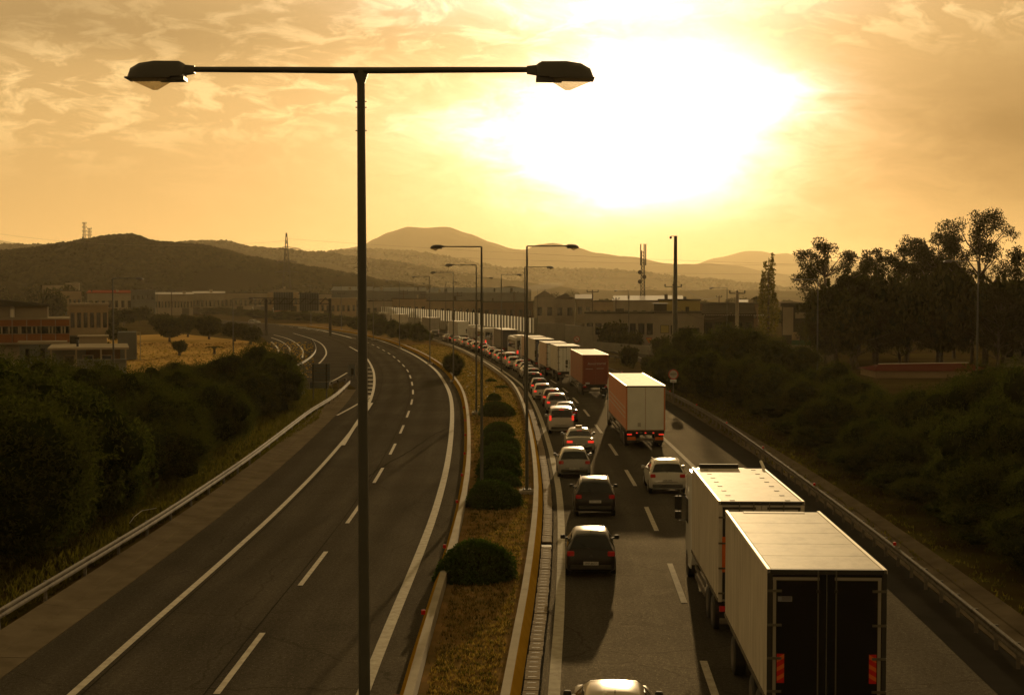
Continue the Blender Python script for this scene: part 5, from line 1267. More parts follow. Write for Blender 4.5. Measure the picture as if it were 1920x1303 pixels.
# grass tufts
def tufts(name, fn, n, L_, m, label, seed, w=.012):
    global rng
    rng = np.random.default_rng(seed); P = fn(n); n = len(P)
    k = 5; C = np.repeat(P, k, 0) + rng.normal(size=(n * k, 3)) * np.array([.06, .06, 0])
    u = rng.normal(size=(n * k, 3)) * .45; u[:, 2] = 1; u /= np.linalg.norm(u, axis=1)[:, None]
    ln = (L_ * (.4 + rng.random(n * k)))[:, None]; s = rng.normal(size=(n * k, 3)); s[:, 2] = 0; s /= np.linalg.norm(s, axis=1)[:, None]; s *= w * (1 + C[:, 1:2] / 60)
    V = np.stack([C - s, C + s, C + u * ln], 1).reshape(-1, 3); Fc = np.arange(3 * n * k).reshape(-1, 3)
    o = link(name, npmesh(name, V, Fc, M[m])); return tag(o, label, kind='stuff')
def med(n):
    y = 24 + rng.random(n) ** 1.5 * 250; a = np.array([[at_y(Lm, v)[0].x, at_y(Rm, v)[0].x] for v in y[:n]])
    t = rng.random(n); x = a[:, 0] + .25 + t * (a[:, 1] - a[:, 0] - .5); return np.stack([x, y, np.zeros(n)], 1)
Lm_s = Lm; tufts('dry_grass', med, 12000, .10, 'grass', 'dry straw-coloured grass of the median', 5)
tufts('green_grass', med, 6000, .11, 'grass_g', 'green grass patches of the median', 6)
def slL(n):
    y = 34 + rng.random(n) * 110; x = -15.1 - rng.random(n) ** 1.3 * 9; return np.stack([x - np.where(y > 110, (y - 110) * .09, 0), y, np.zeros(n)], 1)
tufts('slope_grass', slL, 12000, .28, 'grass_g', 'rough grass on the left roadside slope', 7, .018)
def slR(n):
    y = 30 + rng.random(n) * 120; x = 14.9 + rng.random(n) ** 1.2 * 10; return np.stack([x, y, np.zeros(n)], 1)
tufts('slope_grass', slR, 3500, .15, 'grass_g', 'thin dry grass on the right roadside slope', 8, .018)
def fld(n):
    d = 165 + rng.random(n) * 120; x = (-.33 + rng.random(n) * .19) * d; return np.stack([x, d, np.zeros(n)], 1)
tufts('field_grass', fld, 2500, .18, 'grass', 'tall dry grass of the field', 9, .03)
mb = MB()
for A_, B_ in (((-15.0, 18), (-30, 150)), ((14.6, 16), (30, 170))):
    mb.add([(A_[0], 16, .0), (B_[0], 16, .0), (B_[0] * 1.25, B_[1], .0), (A_[0] * 1.02, B_[1], .0)], [(0, 1, 2, 3)])
tag(mb.build('roadside_slope', M['slope']), 'dark brown earth of the roadside verges below the thickets', kind='structure')
# litter caught in the median grass
mb = MB(); r = random.Random(3)
for _ in range(40):
    y = r.uniform(120, 215); a = at_y(Lm, y)[0].x; b = at_y(Rm, y)[0].x; x = a + (b - a) * r.uniform(.1, .6); s = r.uniform(.06, .2)
    mb.add([(x, y, .05), (x + s, y, .05 + s), (x + s, y + s, .05), (x, y + s, .05 + s * .5)], [(0, 1, 2, 3)])
tag(mb.build('litter', M['white']), 'scraps of white litter in the median grass', kind='stuff')
def ribbon_scrap(px, py, label):
    p = G(px, py); MBx = MB().tube([(p.x, p.y, .1), (p.x + .15, p.y + .2, .35), (p.x + .3, p.y + .9, .5), (p.x + .9, p.y + 1.0, .6)], .018, 4).build('plastic_strip', M['white']); tag(MBx, label, 'litter')
ribbon_scrap(243, 985, 'torn white plastic strip caught behind the left guard rail')

# ------------------------------------------------------------------ buildings
def bm_(name, c, v=.12): return mat(name, c, 1, spec=0, var=v, vscale=.25, detail=7)
B = {'white': bm_('wall_white', (.26, .225, .17)), 'grey': bm_('wall_concrete', (.27, .24, .19)), 'tan': bm_('wall_tan', (.26, .20, .13)), 'dark': bm_('wall_dark', (.05, .045, .035)), 'bluegrey': bm_('cladding_blue_grey', (.12, .13, .13)),
     'roofd': bm_('roof_dark', (.06, .055, .04)), 'red': bm_('roof_red', (.16, .03, .015)), 'orange': bm_('band_orange', (.20, .085, .035)), 'yellow': bm_('wall_yellow', (.30, .25, .09)), 'green': bm_('panel_green', (.03, .08, .04)), 'brown': bm_('wall_brown', (.12, .08, .05))}
B['sheet'] = mat('metal_sheet_roof', (.20, .18, .145), .9, 0, spec=.03, var=.15, vscale=.3)
def turn(px): return math.atan((960 - px) / F) * .95
def building(px0, px1, ty, d, depth, wallm, roofm, label, rows=0, cols=0, gable=0, roof_t=.35, win=(.55, .5), name='building', wm=None, z0=0, shed=0, pil=0, rz=0):
    a = AT(px0, ty, d); b = AT(px1, ty, d); w_ = b.x - a.x; h = a.z
    e = empty(name, (a.x, d, z0), rz or turn((px0 + px1) / 2), label, 'building')
    MB().box(0, w_, 0, depth, 0, h - z0).build('wall', B[wallm], e)
    H_ = h - z0
    if gable:
        mb = MB(); 
        mb.add([(-.3, -.3, H_), (w_ + .3, -.3, H_), (w_ + .3, depth + .3, H_), (-.3, depth + .3, H_), (w_ / 2, -.3, H_ + gable), (w_ / 2, depth + .3, H_ + gable)], [(0, 1, 4), (2, 3, 5), (1, 2, 5, 4), (3, 0, 4, 5), (3, 2, 1, 0)])
        mb.build('roof', B[roofm], e)
    elif shed:
        mb = MB(); mb.add([(-.4, -.4, H_ + .02), (w_ + .4, -.4, H_ + .02), (w_ + .4, depth, H_ + shed), (-.4, depth, H_ + shed), (-.4, -.4, H_ - .25), (w_ + .4, -.4, H_ - .25), (w_ + .4, depth, H_ + shed - .3), (-.4, depth, H_ + shed - .3)], [(0, 1, 2, 3), (4, 7, 6, 5), (0, 4, 5, 1), (2, 6, 7, 3), (1, 5, 6, 2), (3, 7, 4, 0)])
        mb.build('roof', B[roofm], e)
    else: MB().box(-.25, w_ + .25, -.25, depth + .25, H_ + .01, H_ + roof_t).build('roof', B[roofm], e)
    for k in range(pil): 
        x = w_ * (k + .0) / max(1, pil - 1); MB().box(x - .2, x + .2, -.25, -.005, 0, H_ - .1).build('pilaster', B[wallm], e)
    if w_ > 8 and name in ('factory_hall', 'building', 'workshop'):
        rq = random.Random(int(px0 * 7 + ty)); 
        for k in range(int(w_ / 9)):
            ux = rq.uniform(.5, w_ - 2); us = rq.uniform(.5, 1.6); MB().box(ux, ux + us, 1.5, 1.5 + us, H_ + roof_t * .9, H_ + roof_t + (gable * .7 + shed * .3) + rq.uniform(.5, 1.3)).build('roof_vent', B[rq.choice(('grey', 'dark', 'bluegrey'))], e)
        for k in range(int(w_ / 14)):
            ux = rq.uniform(.5, w_ - 4); MB().box(ux, ux + 3.2, -.04, -.005, 0, min(3.2, H_ * .7)).build('roller_door', B[rq.choice(('brown', 'bluegrey', 'dark'))], e)
    if rows:
        ch = H_ / rows; cw = w_ / cols
        fm = MB().box(0, cw * win[0], -.06, .0, 0, ch * win[1]).mesh('window', wm or B['dark'])
        gm = MB().box(.08, cw * win[0] - .08, -.075, -.061, .08, ch * win[1] - .08).mesh('pane', M['glass'])
        for i in range(rows):
            for j in range(cols):
                o = link('window', fm, e, (cw * (j + .5 - win[0] / 2), 0, ch * (i + .5 - win[1] / 2) + .1)); link('pane', gm, o)
    return e
# the banded building on the left
d = 190; a = AT(-60, 598, d); b = AT(122, 598, d)
bb = empty('banded_building', (a.x, d, 0), turn(60), 'two storey building with orange bands and a strip of windows at the left edge', 'building'); w_ = b.x - a.x
zt = lambda py: AT(0, py, d).z
MB().box(0, w_, 0, 14, 0, zt(600)).build('wall', B['white'], bb)
MB().box(-.05, w_ + .05, -.12, 14.1, zt(600) + .005, zt(597.5)).build('parapet', B['white'], bb)
nb_ = 7; cw = w_ / nb_
for k in range(nb_):
    MB().box(k * cw + .06, (k + 1) * cw - .06, -.10, -.005, zt(612), zt(600.5)).build('orange_panel', B['orange'], bb); MB().box(k * cw + .06, (k + 1) * cw - .06, -.10, -.005, zt(643), zt(627.5)).build('orange_panel', B['orange'], bb)
    f_ = MB().box(k * cw + .05, (k + 1) * cw - .05, -.06, -.01, zt(626.5), zt(613)).build('window', B['dark'], bb)
    for q in range(3):
        MB().box(k * cw + .15 + q * (cw - .3) / 3, k * cw + .15 + (q + 1) * (cw - .3) / 3 - .06, -.075, -.062, zt(626), zt(613.5)).build('pane', M['glass'], f_)
    for q in range(2): x = k * cw + random.uniform(.3, cw - .5); MB().box(x, x + .22, -.085, -.078, zt(626), zt(613.5)).build('curtain', B['white'], f_)
MB().box(0, w_, -1.2, -.01, zt(646), zt(644.5)).build('canopy', B['white'], bb)
up = empty('upper_hall', (a.x - .6, d + 2.0, 0), turn(60), 'white upper hall with a sloping grey roof behind the orange bands', 'building'); wu = AT(91, 0, d + 2).x - a.x
MB().box(0, wu, 0, 12, zt(600) - .8, AT(0, 574, d + 2).z).build('wall', B['white'], up)
zr0 = AT(0, 555, d).z; zr1 = AT(0, 573.5, d).z
MB().add([(-.3, -1, zr0), (wu + .3, -1, zr1 + .1), (wu + .3, 12, zr1 + .1), (-.3, 12, zr0), (-.3, -1, zr1 - .1), (wu + .3, -1, zr1 - .1), (wu + .3, 12, zr1 - .1), (-.3, 12, zr1 - .1)], [(0, 1, 2, 3), (4, 7, 6, 5), (0, 4, 5, 1), (2, 6, 7, 3), (1, 5, 6, 2), (3, 7, 4, 0)]).build('roof', B['roofd'], up)
xd = AT(27, 0, d + 2).x - a.x
MB().tube([(xd, -.3, zt(596)), (xd, -.3, zt(582)), (xd, -.1, zt(578.5)), (xd, .3, zt(578))], .32, 10).build('vent_duct', M['alu'], up)
building(36, 118, 646, 184, 4, 'bluegrey', 'white', 'grey annex under the banded building with a pale roof edge', name='annex', rows=1, cols=3, win=(.3, .6))
building(148, 198, 632, 197, 5, 'white', 'white', 'plain white wall box behind the flat canopy roof', name='shed', roof_t=.15)
building(121, 148, 632, 199, 5, 'dark', 'dark', 'dark low block between the banded building and the white box', name='shed', roof_t=.1)
# flat canopy building
d = 172; a = AT(92, 652, d); b = AT(236, 652, d); cb = empty('canopy_building', (a.x, d, 0), turn(160), 'low building under a wide flat white roof with a dark chimney', 'building'); w_ = b.x - a.x; h = a.z
MB().box(-.2, w_, -1, 13, h - .25, h).build('roof', B['white'], cb)
MB().box(.5, w_ * .45, 1.2, 9, 0, h - .255).build('wall', B['bluegrey'], cb); MB().box(w_ * .45, w_ - 1, 3.5, 9, 0, h - .255).build('wall', B['brown'], cb)
for k in range(4): MB().box(.1 + k * (w_ - .6) / 3, .3 + k * (w_ - .6) / 3, -.8, -.6, 0, h - .255).build('post', B['white'], cb)
MB().box(w_ * .33, w_ * .36, 3, 3.4, h + .001, h + .8).build('chimney', M['black'], cb)
for k in range(3): f_ = MB().box(1.6 + k * 2.2, 2.9 + k * 2.2, 1.13, 1.195, 1.0, 2.3).build('window', B['white'], cb); MB().box(1.7 + k * 2.2, 2.8 + k * 2.2, 1.11, 1.125, 1.1, 2.2).build('pane', M['glass'], f_)
building(148, 232, 676, 160, .5, 'bluegrey', 'bluegrey', 'low grey yard wall in front of the flat-roofed building', name='yard_wall', roof_t=.08)
# container
d = 208; a = AT(220, 623, d); b = AT(254, 623, d); ce = empty('container', (a.x, d, 0), turn(240), 'grey shipping container with white door bars behind the field', 'container')
MB().bbox(0, b.x - a.x, 0, 6, .15, a.z, .05).build('body', B['bluegrey'], ce)
for k in range(8): x = .15 + k * (b.x - a.x - .5) / 8; MB().box(x, x + .1, -.04, -.002, .3, a.z - .2).build('rib', B['bluegrey'], ce)
MB().box(b.x - a.x - .02, b.x - a.x + .12, -.08, .08, .1, a.z + .05).box(b.x - a.x + .5, b.x - a.x + .62, -.08, .08, .1, a.z + .05).box(b.x - a.x + .12, b.x - a.x + .5, -.06, .06, a.z - .1, a.z + .05).build('door_frame', B['white'], ce)
# industrial belt
building(130, 200, 573, 330, 14, 'tan', 'white', 'terrace house with a verandah of posts among the trees', 1, 6, win=(.6, .5), roof_t=.5)
BL = [(80, 130, 535, 700, 30, 'white', 'roofd', 0, 0, 'low white building far left with dark window band', 2, 6), (124, 148, 532, 720, 20, 'white', 'white', 0, 0, 'small white block on top of the far left roofs', 1, 1), (86, 150, 546, 640, 30, 'tan', 'roofd', 0, 0, 'long tan building below the small white block', 1, 8),
      (164, 246, 549, 620, 40, 'white', 'red', 0, 1.2, 'long pale hall with a thin red roof edge', 1, 7), (246, 290, 545, 560, 20, 'bluegrey', 'bluegrey', 0, 0, 'blue-grey clad block with vertical ribs', 2, 5), (290, 360, 552, 640, 40, 'white', 'sheet', 0, 1.0, 'white factory hall right of the ribbed block', 1, 12), (360, 420, 550, 680, 40, 'grey', 'sheet', 0, 1.0, 'grey factory hall above the red trailers', 1, 8),
      (420, 500, 550, 720, 40, 'white', 'roofd', 0, 0, 'pale hall left of the gantry', 1, 9), (500, 560, 548, 760, 40, 'tan', 'sheet', 2, 0, 'tan gabled shed behind the gantry signs', 1, 5), (560, 622, 552, 700, 40, 'grey', 'roofd', 0, 0, 'grey hall right of the pylon', 1, 8), (622, 700, 545, 620, 60, 'bluegrey', 'bluegrey', 0, 2.0, 'large blue-grey roofed hall behind the lamp post', 1, 6),
      (600, 668, 560, 560, 20, 'tan', 'white', 0, 0, 'cream low building left of the lamp post', 1, 7), (700, 800, 546, 640, 60, 'bluegrey', 'bluegrey', 0, 2.0, 'long hall with blue-grey roof under the mountain', 1, 9), (800, 985, 549, 600, 60, 'bluegrey', 'bluegrey', 0, 2.4, 'very long hall with ridged roof above the noise barrier', 1, 14), (685, 735, 565, 500, 20, 'grey', 'roofd', 0, 0, 'grey workshop with dark windows behind the noise barrier', 1, 4),
      (735, 800, 561, 510, 24, 'tan', 'roofd', 0, 0, 'tan workshop with a dark door right of the grey one', 1, 5), (800, 905, 565, 470, 24, 'tan', 'roofd', 0, 0, 'long brown yard building behind the middle of the barrier', 1, 9), (905, 1000, 567, 450, 24, 'brown', 'roofd', 0, 0, 'brown shed behind the right part of the barrier', 1, 6), (1002, 1040, 558, 430, 30, 'grey', 'sheet', 2.2, 0, 'gabled grey shed left of the bright roof', 1, 2),
      (1040, 1078, 560, 440, 30, 'grey', 'roofd', 1.6, 0, 'second gabled grey shed with a dark door', 1, 2), (1080, 1110, 560, 470, 20, 'white', 'sheet', 0, 1.4, 'small shed with a glaring tilted roof', 1, 2), (1110, 1160, 566, 420, 20, 'tan', 'roofd', 0, 0, 'brown house left of the telecom mast', 1, 4), (1150, 1280, 563, 380, 22, 'grey', 'sheet', 0, 1.2, 'warehouse whose metal roof glares in the sun', 1, 8), (1235, 1312, 564, 330, 16, 'yellow', 'dark', 0, 0, 'yellow-green hall with a dark roof edge', 1, 3),
      (1312, 1420, 570, 420, 30, 'brown', 'roofd', 0, 0, 'long low brown hall behind the dark canopy', 1, 8), (1385, 1440, 568, 500, 30, 'white', 'sheet', 0, 1.0, 'far white hall left of the poplar', 1, 5), (1455, 1500, 568, 480, 30, 'white', 'white', 0, 0, 'white block with slatted side right of the poplar', 3, 1), (1700, 1935, 560, 290, 30, 'tan', 'roofd', 0, 0, 'large tan building glimpsed behind the eucalyptus', 2, 12), (1880, 1960, 640, 190, 12, 'grey', 'roofd', 0, 0, 'grey house at the right edge below the eucalyptus', 1, 3)]
for a0, a1, ty, d, dp, wmn, rm, gb, shd, lb, rows, cols in BL:
    building(a0, a1, ty, d, dp, wmn, rm, lb, rows, cols, gable=gb, shed=shd, win=(.48, .30), name='factory_hall' if a1 - a0 > 50 else 'shed')
# right hand workshop: pilasters and large windows
ws = building(1098, 1226, 588, 270, 16, 'grey', 'roofd', 'grey workshop with pilasters and large dark windows behind the slip road', 1, 8, pil=9, win=(.7, .36), name='workshop', roof_t=.3)
wb = building(1226, 1320, 587, 262, 14, 'grey', 'roofd', 'pale block with a yellow window right of the pilastered workshop', 0, 0, name='workshop', roof_t=.25)
for x0, x1, z0, z1, m_ in ((1.3, 2.7, 2.6, 3.9, B['yellow']), (3.2, 3.6, 2.4, 3.9, M['glass']), (4.6, 6.4, 2.5, 3.4, M['glass']), (6.6, 8.2, 2.5, 3.4, M['glass'])):
    f_ = MB().box(x0 - .1, x1 + .1, -.05, -.002, z0 - .1, z1 + .1).build('window', B['dark'], wb); MB().box(x0, x1, -.07, -.052, z0, z1).build('pane', m_, f_)
building(1226, 1250, 570, 268, 6, 'dark', 'sheet', 'dark roof box with a glinting top on the pale block', name='roof_box', z0=6.2, roof_t=.12)
# dark canopy hall
ch = building(1320, 1412, 588, 258, 14, 'dark', 'dark', 'dark open hall with a ribbed canopy roof', 1, 5, name='open_hall', shed=1.8, win=(.8, .5))
for k in range(26): MB().box(k * .42, k * .42 + .18, -1.2, -.42, AT(0, 591, 258).z, AT(0, 591, 258).z + .06).build('rafter', M['alu'], ch)
# modern building with white panels
mbd = building(1466, 1610, 575, 240, 14, 'dark', 'dark', 'modern dark building with white wall panels right of the poplar', 0, 0, name='office', roof_t=.5)
for x0, x1, y0_, y1_ in ((.15, 1.9, 576, 628), (2.2, 4.0, 586, 597), (4.15, 6.1, 586, 597), (6.4, 8.3, 586, 597), (8.6, 10.4, 586, 597)):
    MB().box(x0, x1, -.2, -.005, AT(0, y1_, 240).z, AT(0, y0_, 240).z).build('white_panel', B['white'], mbd)
for k in range(5): MB().box(2.2 + k * 1.9, 3.6 + k * 1.9, -.1, -.005, 1.0, 3.2).build('shop_window', M['glass'], mbd)
building(1460, 1560, 648, 205, .4, 'grey', 'grey', 'low concrete yard wall above the right thicket', name='yard_wall', roof_t=.05)
gf = empty('green_fence', (AT(1484, 0, 212).x, 212, 0), 0, 'green mesh fence panels in front of the modern building', 'fence')
for k in range(8): MB().box(k * 1.25 + .03, k * 1.25 + 1.22, -.03, .03, AT(0, 648, 212).z, AT(0, 638, 212).z).build('fence_panel', B['green'], gf)
for k in range(9): MB().box(k * 1.25 - .03, k * 1.25 + .03, -.04, .04, 0, AT(0, 637, 212).z).build('post', M['darkmetal'], gf)
# concrete mixer hopper and parked machinery in the yard
hp = empty('hopper', (AT(1492, 0, 225).x, 225, 0), 0, 'pale bulging hopper on legs in the yard of the modern building', 'hopper')
MB().rings([[(math.cos(t) * r_, math.sin(t) * r_, z) for t in [k * math.pi / 6 for k in range(12)]] for r_, z in ((.25, 1.6), (.6, 2.2), (.62, 3.1), (.35, 3.7))]).build('drum', B['tan'], hp, True)
MB().tube([(-.5, 0, 0), (-.4, 0, 2)], .06, 6).tube([(.5, 0, 0), (.4, 0, 2)], .06, 6).build('leg', M['darkmetal'], hp)
for i, (px, d, lb) in enumerate([(1418, 235, 'pale car parked in the yard left of the office'), (1400, 237, 'blue-grey car parked beside the canopy hall')]):
    pr = proto(('hatchback', 'suv')[i], ('silver', 'dark blue')[i], False); p = AT(px, 0, d); place(pr[0], p.x, d, R(85), lb, 'car', None, pr[1], z=1.0); pr[1] = False
yl = MB().box(AT(1380, 0, 238).x, AT(1450, 0, 238).x, 234, 242, -.5, 1.0).build('yard', B['grey']); tag(yl, 'raised concrete yard beside the canopy hall', kind='structure')
# red roof on the right
d = 165; a = AT(1640, 684, d); rr_ = empty('red_roofed_house', (a.x, d, 0), 0, 'low house with a red sheet roof behind the right thicket', 'building'); w_ = AT(1862, 0, d).x - a.x; hz = AT(0, 696, d).z
MB().box(.3, w_ - .3, .3, 7.7, 0, hz).build('wall', B['tan'], rr_)
MB().add([(0, 0, hz), (w_, 0, hz), (w_, 8, hz), (0, 8, hz), (1.5, 4, hz + .6), (w_ - 1.5, 4, hz + .75)], [(0, 1, 5, 4), (1, 2, 5), (2, 3, 4, 5), (3, 0, 4), (3, 2, 1, 0)]).build('roof', mat('red_sheet_roof', (.075, .014, .008), .8, spec=.04), rr_)
MB().tube([(1.5, 4, hz + .63), (w_ - 1.5, 4, hz + .78)], .07, 6).build('ridge_cap', M['alu'], rr_)

# ------------------------------------------------------------------ masts, poles, wires
def lattice(name, px, ty, d, base_w, top_w, zb, label, cat, arms=(), m='darkmetal', nseg=12, r_=.09):
    p = AT(px, ty, d); H_ = p.z; e = empty(name, (p.x, d, zb), 0, label, cat); h = H_ - zb
    mb = MB(); w = lambda z: base_w + (top_w - base_w) * z / h
    for sx, sy in ((-1, -1), (1, -1), (1, 1), (-1, 1)): mb.tube([(sx * w(0) / 2, sy * w(0) / 2, 0), (sx * w(h) / 2, sy * w(h) / 2, h)], r_, 4)
    for i in range(nseg):
        z0 = h * i / nseg; z1 = h * (i + 1) / nseg; a0 = w(z0) / 2; a1 = w(z1) / 2
        for s_ in (-1, 1):
            mb.tube([(-a0, s_ * a0, z0), (a1, s_ * a1, z1)], r_ * .6, 3, False).tube([(a0, s_ * a0, z0), (-a1, s_ * a1, z1)], r_ * .6, 3, False)
            mb.tube([(s_ * a0, -a0, z0), (s_ * a1, a1, z1)], r_ * .6, 3, False); mb.tube([(-a0, s_ * a0, z0), (a0, s_ * a0, z0)], r_ * .6, 3, False)
    mb.build('lattice', M[m], e); return e, h
py_, h = lattice('pylon', 538, 437, 820, 6.0, .5, 0, 'tall lattice power pylon standing left of the T-shaped lamp', 'pylon', r_=.15)
for z, a_ in ((h * .80, 8.0), (h * .63, 5.5), (h * .50, 6.5)):
    MB().tube([(-a_, 0, z - .2), (0, 0, z + .9), (a_, 0, z - .2)], .16, 4).tube([(-a_, 0, z - .2), (a_, 0, z - .2)], .16, 4).build('cross_arm', M['darkmetal'], py_)
    for s_ in (-1, 1): MB().tube([(s_ * a_, 0, z - .2), (s_ * a_, 0, z - 2.0)], .12, 4).build('insulator', M['darkmetal'], py_)
base_h = AT(160, 462, 1090).z
for px, ty, lb, n_ in ((160, 417, 'taller antenna mast on top of the left hill', 5), (169.5, 428, 'shorter antenna mast with a wide head on the left hill', 3)):
    e, h = lattice('antenna_mast', px, ty, 1090, 1.9, 1.0, base_h - 3, lb, 'antenna mast', nseg=10, r_=.09)
    for k in range(n_):
        z = h * (.95 - k * .14); MB().tube([(-1.2, 0, z), (1.4, 0, z)], .1, 4).tube([(-1.3, 0, z - .4), (-1.3, 0, z + 1.0)], .22, 5).tube([(1.5, 0, z - .4), (1.5, 0, z + 1.0)], .22, 5).build('antenna', M['darkmetal'], e)
    MB().tube([(-.9, -.6, h * .45), (-.9, -1.0, h * .45)], .7, 10).build('dish', M['darkmetal'], e)
tm_, h = lattice('telecom_mast', 1205, 470, 400, 1.5, .7, 0, 'lattice telecom mast with panel antennas and dishes behind the workshop', 'telecom mast', nseg=22, r_=.07)
for x in (-.65, .3, .75): MB().bbox(x - .16, x + .16, -.5, -.3, h - 4.2, h + 1.8, .04).build('panel_antenna', M['darkmetal'], tm_)
for z, x in ((h * .72, -.9), (h * .60, -.9), (h * .66, .35)): MB().rings([[(x + math.cos(t) * r_, y_, z + math.sin(t) * r_) for t in [k * math.pi / 6 for k in range(12)]] for r_, y_ in ((.3, -.5), (.6, -.8))]).build('dish', M['darkmetal'], tm_)
# camera pole
p = AT(1266, 444, 228); cp = empty('camera_pole', (p.x, 228, 0), 0, 'thick tapering steel pole with a round camera on top', 'pole')
MB().tube([(0, 0, 0), (0, 0, p.z)], [.42, .26], 14).build('pole', M['pole'], cp, True, 60); MB().box(-.34, .28, -.2, .2, p.z + .001, p.z + .1).build('cap', M['darkmetal'], cp)
MB().tube([(-.25, 0, p.z), (-.6, 0, p.z + .12), (-.78, 0, p.z - .02)], .05, 6).build('bracket', M['darkmetal'], cp)
MB().rings([[(-.78 + math.cos(t) * r_, math.sin(t) * r_, p.z + z) for t in [k * math.pi / 5 for k in range(10)]] for r_, z in ((.08, .05), (.2, -.08), (.22, -.22), (.1, -.38))]).build('camera', M['darkmetal'], cp, True)
def upole(px, ty, d, arm, label, m='concrete_pale', r_=.16, arms=1):
    p = AT(px, ty, d); e = empty('utility_pole', (p.x, d, 0), 0, label, 'utility pole')
    MB().tube([(0, 0, 0), (0, 0, p.z)], [r_ * 1.25, r_ * .8], 8).build('pole', M[m], e)
    for k in range(arms):
        z = p.z - .25 - k * 1.0; MB().box(-arm, arm, -.06, .06, z, z + .14).build('cross_arm', M['darkmetal'], e)
        for x in (-arm * .95, 0, arm * .95): MB().tube([(x, 0, z + .14), (x, 0, z + .32), (x, 0, z + .55)], [.05, .16, .10], 6).build('insulator', M['darkmetal'], e)
    return Vector((p.x, d, p.z + .1))
U = [upole(1382, 548, 225, 1.25, 'concrete utility pole with three bright insulators before the dark canopy hall', r_=.30), upole(1262, 536, 250, 1.5, 'utility pole half behind the thick camera pole'), upole(1111, 546, 330, 1.35, 'utility pole with crossarm above the boundary wall', 'trunk'),
     upole(964, 548, 420, 1.2, 'utility pole seen between the median lamps', 'trunk'), upole(858, 549, 520, 1.6, 'utility pole left of the second left-arm lamp', 'trunk', arms=2), upole(797, 552, 520, 1.5, 'twin-armed utility pole above the noise barrier', 'trunk', arms=2), upole(757, 545, 520, 1.5, 'utility pole with small floodlights left of the far lamps', 'trunk', arms=2), upole(640, 550, 560, 1.5, 'utility pole left of the T-shaped lamp', 'trunk'),
     upole(322, 546, 430, 1.0, 'utility pole above the far hedge', 'trunk'), upole(1155, 560, 360, .8, 'small utility pole left of the telecom mast', 'trunk'), upole(1348, 556, 420, .8, 'thin utility pole before the low ridge', 'trunk')]
def wire(a, b, sag, label, r_=.02, group=None):
    n = 20; pts = [a.lerp(b, i / n) - Vector((0, 0, sag * 4 * (i / n) * (1 - i / n))) for i in range(n + 1)]
    return tag(MB().tube(pts, r_, 4).build('wire', M['steel']), label, 'wire', group)
wire(AT(1268, 574, 228), AT(1372, 586, 226), 1.5, 'sagging cable from the camera pole to the concrete utility pole', .035)
wire(U[1] + Vector((1, 0, 0)), U[10], 1.6, 'lower power wire between the camera pole and the thin pole', .03); wire(U[1] + Vector((1.4, 0, .2)), U[10] + Vector((.5, 0, 1)), 2.2, 'upper power wire between the camera pole and the thin pole', .03)
for k, (y0_, y1_) in enumerate([(440, 470), (459, 489), (473, 503), (480, 512)]):
    wire(AT(538, y0_ + 8, 820), AT(1960, y1_ + 6 + (30 if k == 0 else 0), 700), 3 + k, '%s long high-voltage line from the pylon across the hills' % ['topmost', 'second', 'third', 'lowest'][k], .045)
wire(AT(-60, 430, 900), AT(538, 452, 820), 6, 'high-voltage line coming from the left to the pylon', .045)
wire(U[2], U[3], 2.0, 'wire between the two utility poles behind the barrier', .025)

# ------------------------------------------------------------------ gantry and signs
d = 330; ga = empty('sign_gantry', (AT(468, 0, d).x, d, 0), 0, 'steel gantry over the far slip road carrying two large signs seen from behind', 'gantry'); gx = lambda px: AT(px, 0, d).x - AT(468, 0, d).x; gz = lambda py: AT(0, py, d).z
tb = MB()
for y_ in (-.6, .6):
    tb.tube([(gx(468), y_, gz(558)), (gx(620), y_, gz(562))], .09, 4).tube([(gx(468), y_, gz(569)), (gx(620), y_, gz(570))], .09, 4)
    for k in range(16):
        a_ = gx(468) + (gx(620) - gx(468)) * k / 16; b_ = gx(468) + (gx(620) - gx(468)) * (k + 1) / 16; tb.tube([(a_, y_, gz(558 if k % 2 else 569)), (b_, y_, gz(569 if k % 2 else 559))], .06, 3, False)
tb.build('truss', M['darkmetal'], ga)
for px in (499, 619): MB().tube([(gx(px), 0, 0), (gx(px), 0, gz(560))], .35, 8).build('leg', M['darkmetal'], ga)
for x0, x1, y0_, y1_ in ((512, 549, 548, 582), (561, 597, 549, 583)):
    s_ = MB().box(gx(x0), gx(x1), .8, .9, gz(y1_), gz(y0_)).build('sign_back', B['bluegrey'], ga)
    for k in range(8): x = gx(x0) + (gx(x1) - gx(x0)) * (k + .5) / 8; MB().box(x - .05, x + .05, .68, .79, gz(y1_), gz(y0_)).build('rib', M['darkmetal'], s_)
# big sign back beside the exit nose
g_ = G(598, 752); sb = empty('road_sign', (g_.x, g_.y, 0), 0, 'large road sign seen from behind on two posts at the exit nose', 'road sign'); z = lambda py: AT(0, py, g_.y).z
x = lambda px: AT(px, 0, g_.y).x - g_.x
pn = MB().box(x(584), x(618), .1, .14, z(715), z(682)).build('panel', B['bluegrey'], sb)
for k in range(6): zz = z(715) + (z(682) - z(715)) * (k + .5) / 6; MB().box(x(584), x(618), .06, .099, zz - .03, zz + .03).build('rail', M['steel'], pn)
MB().box(x(580), x(616), .1, .14, z(728), z(717)).build('lower_panel', B['bluegrey'], sb)
for px in (586.5, 611.5): MB().tube([(x(px), .02, 0), (x(px), .02, z(682))], .06, 6).build('post', M['darkmetal'], sb)
g_ = G(660, 712); s2 = empty('road_sign', (g_.x, g_.y, 0), 0, 'small dark board seen from behind at the left of the T-shaped lamp', 'road sign'); z = lambda py: AT(0, py, g_.y).z
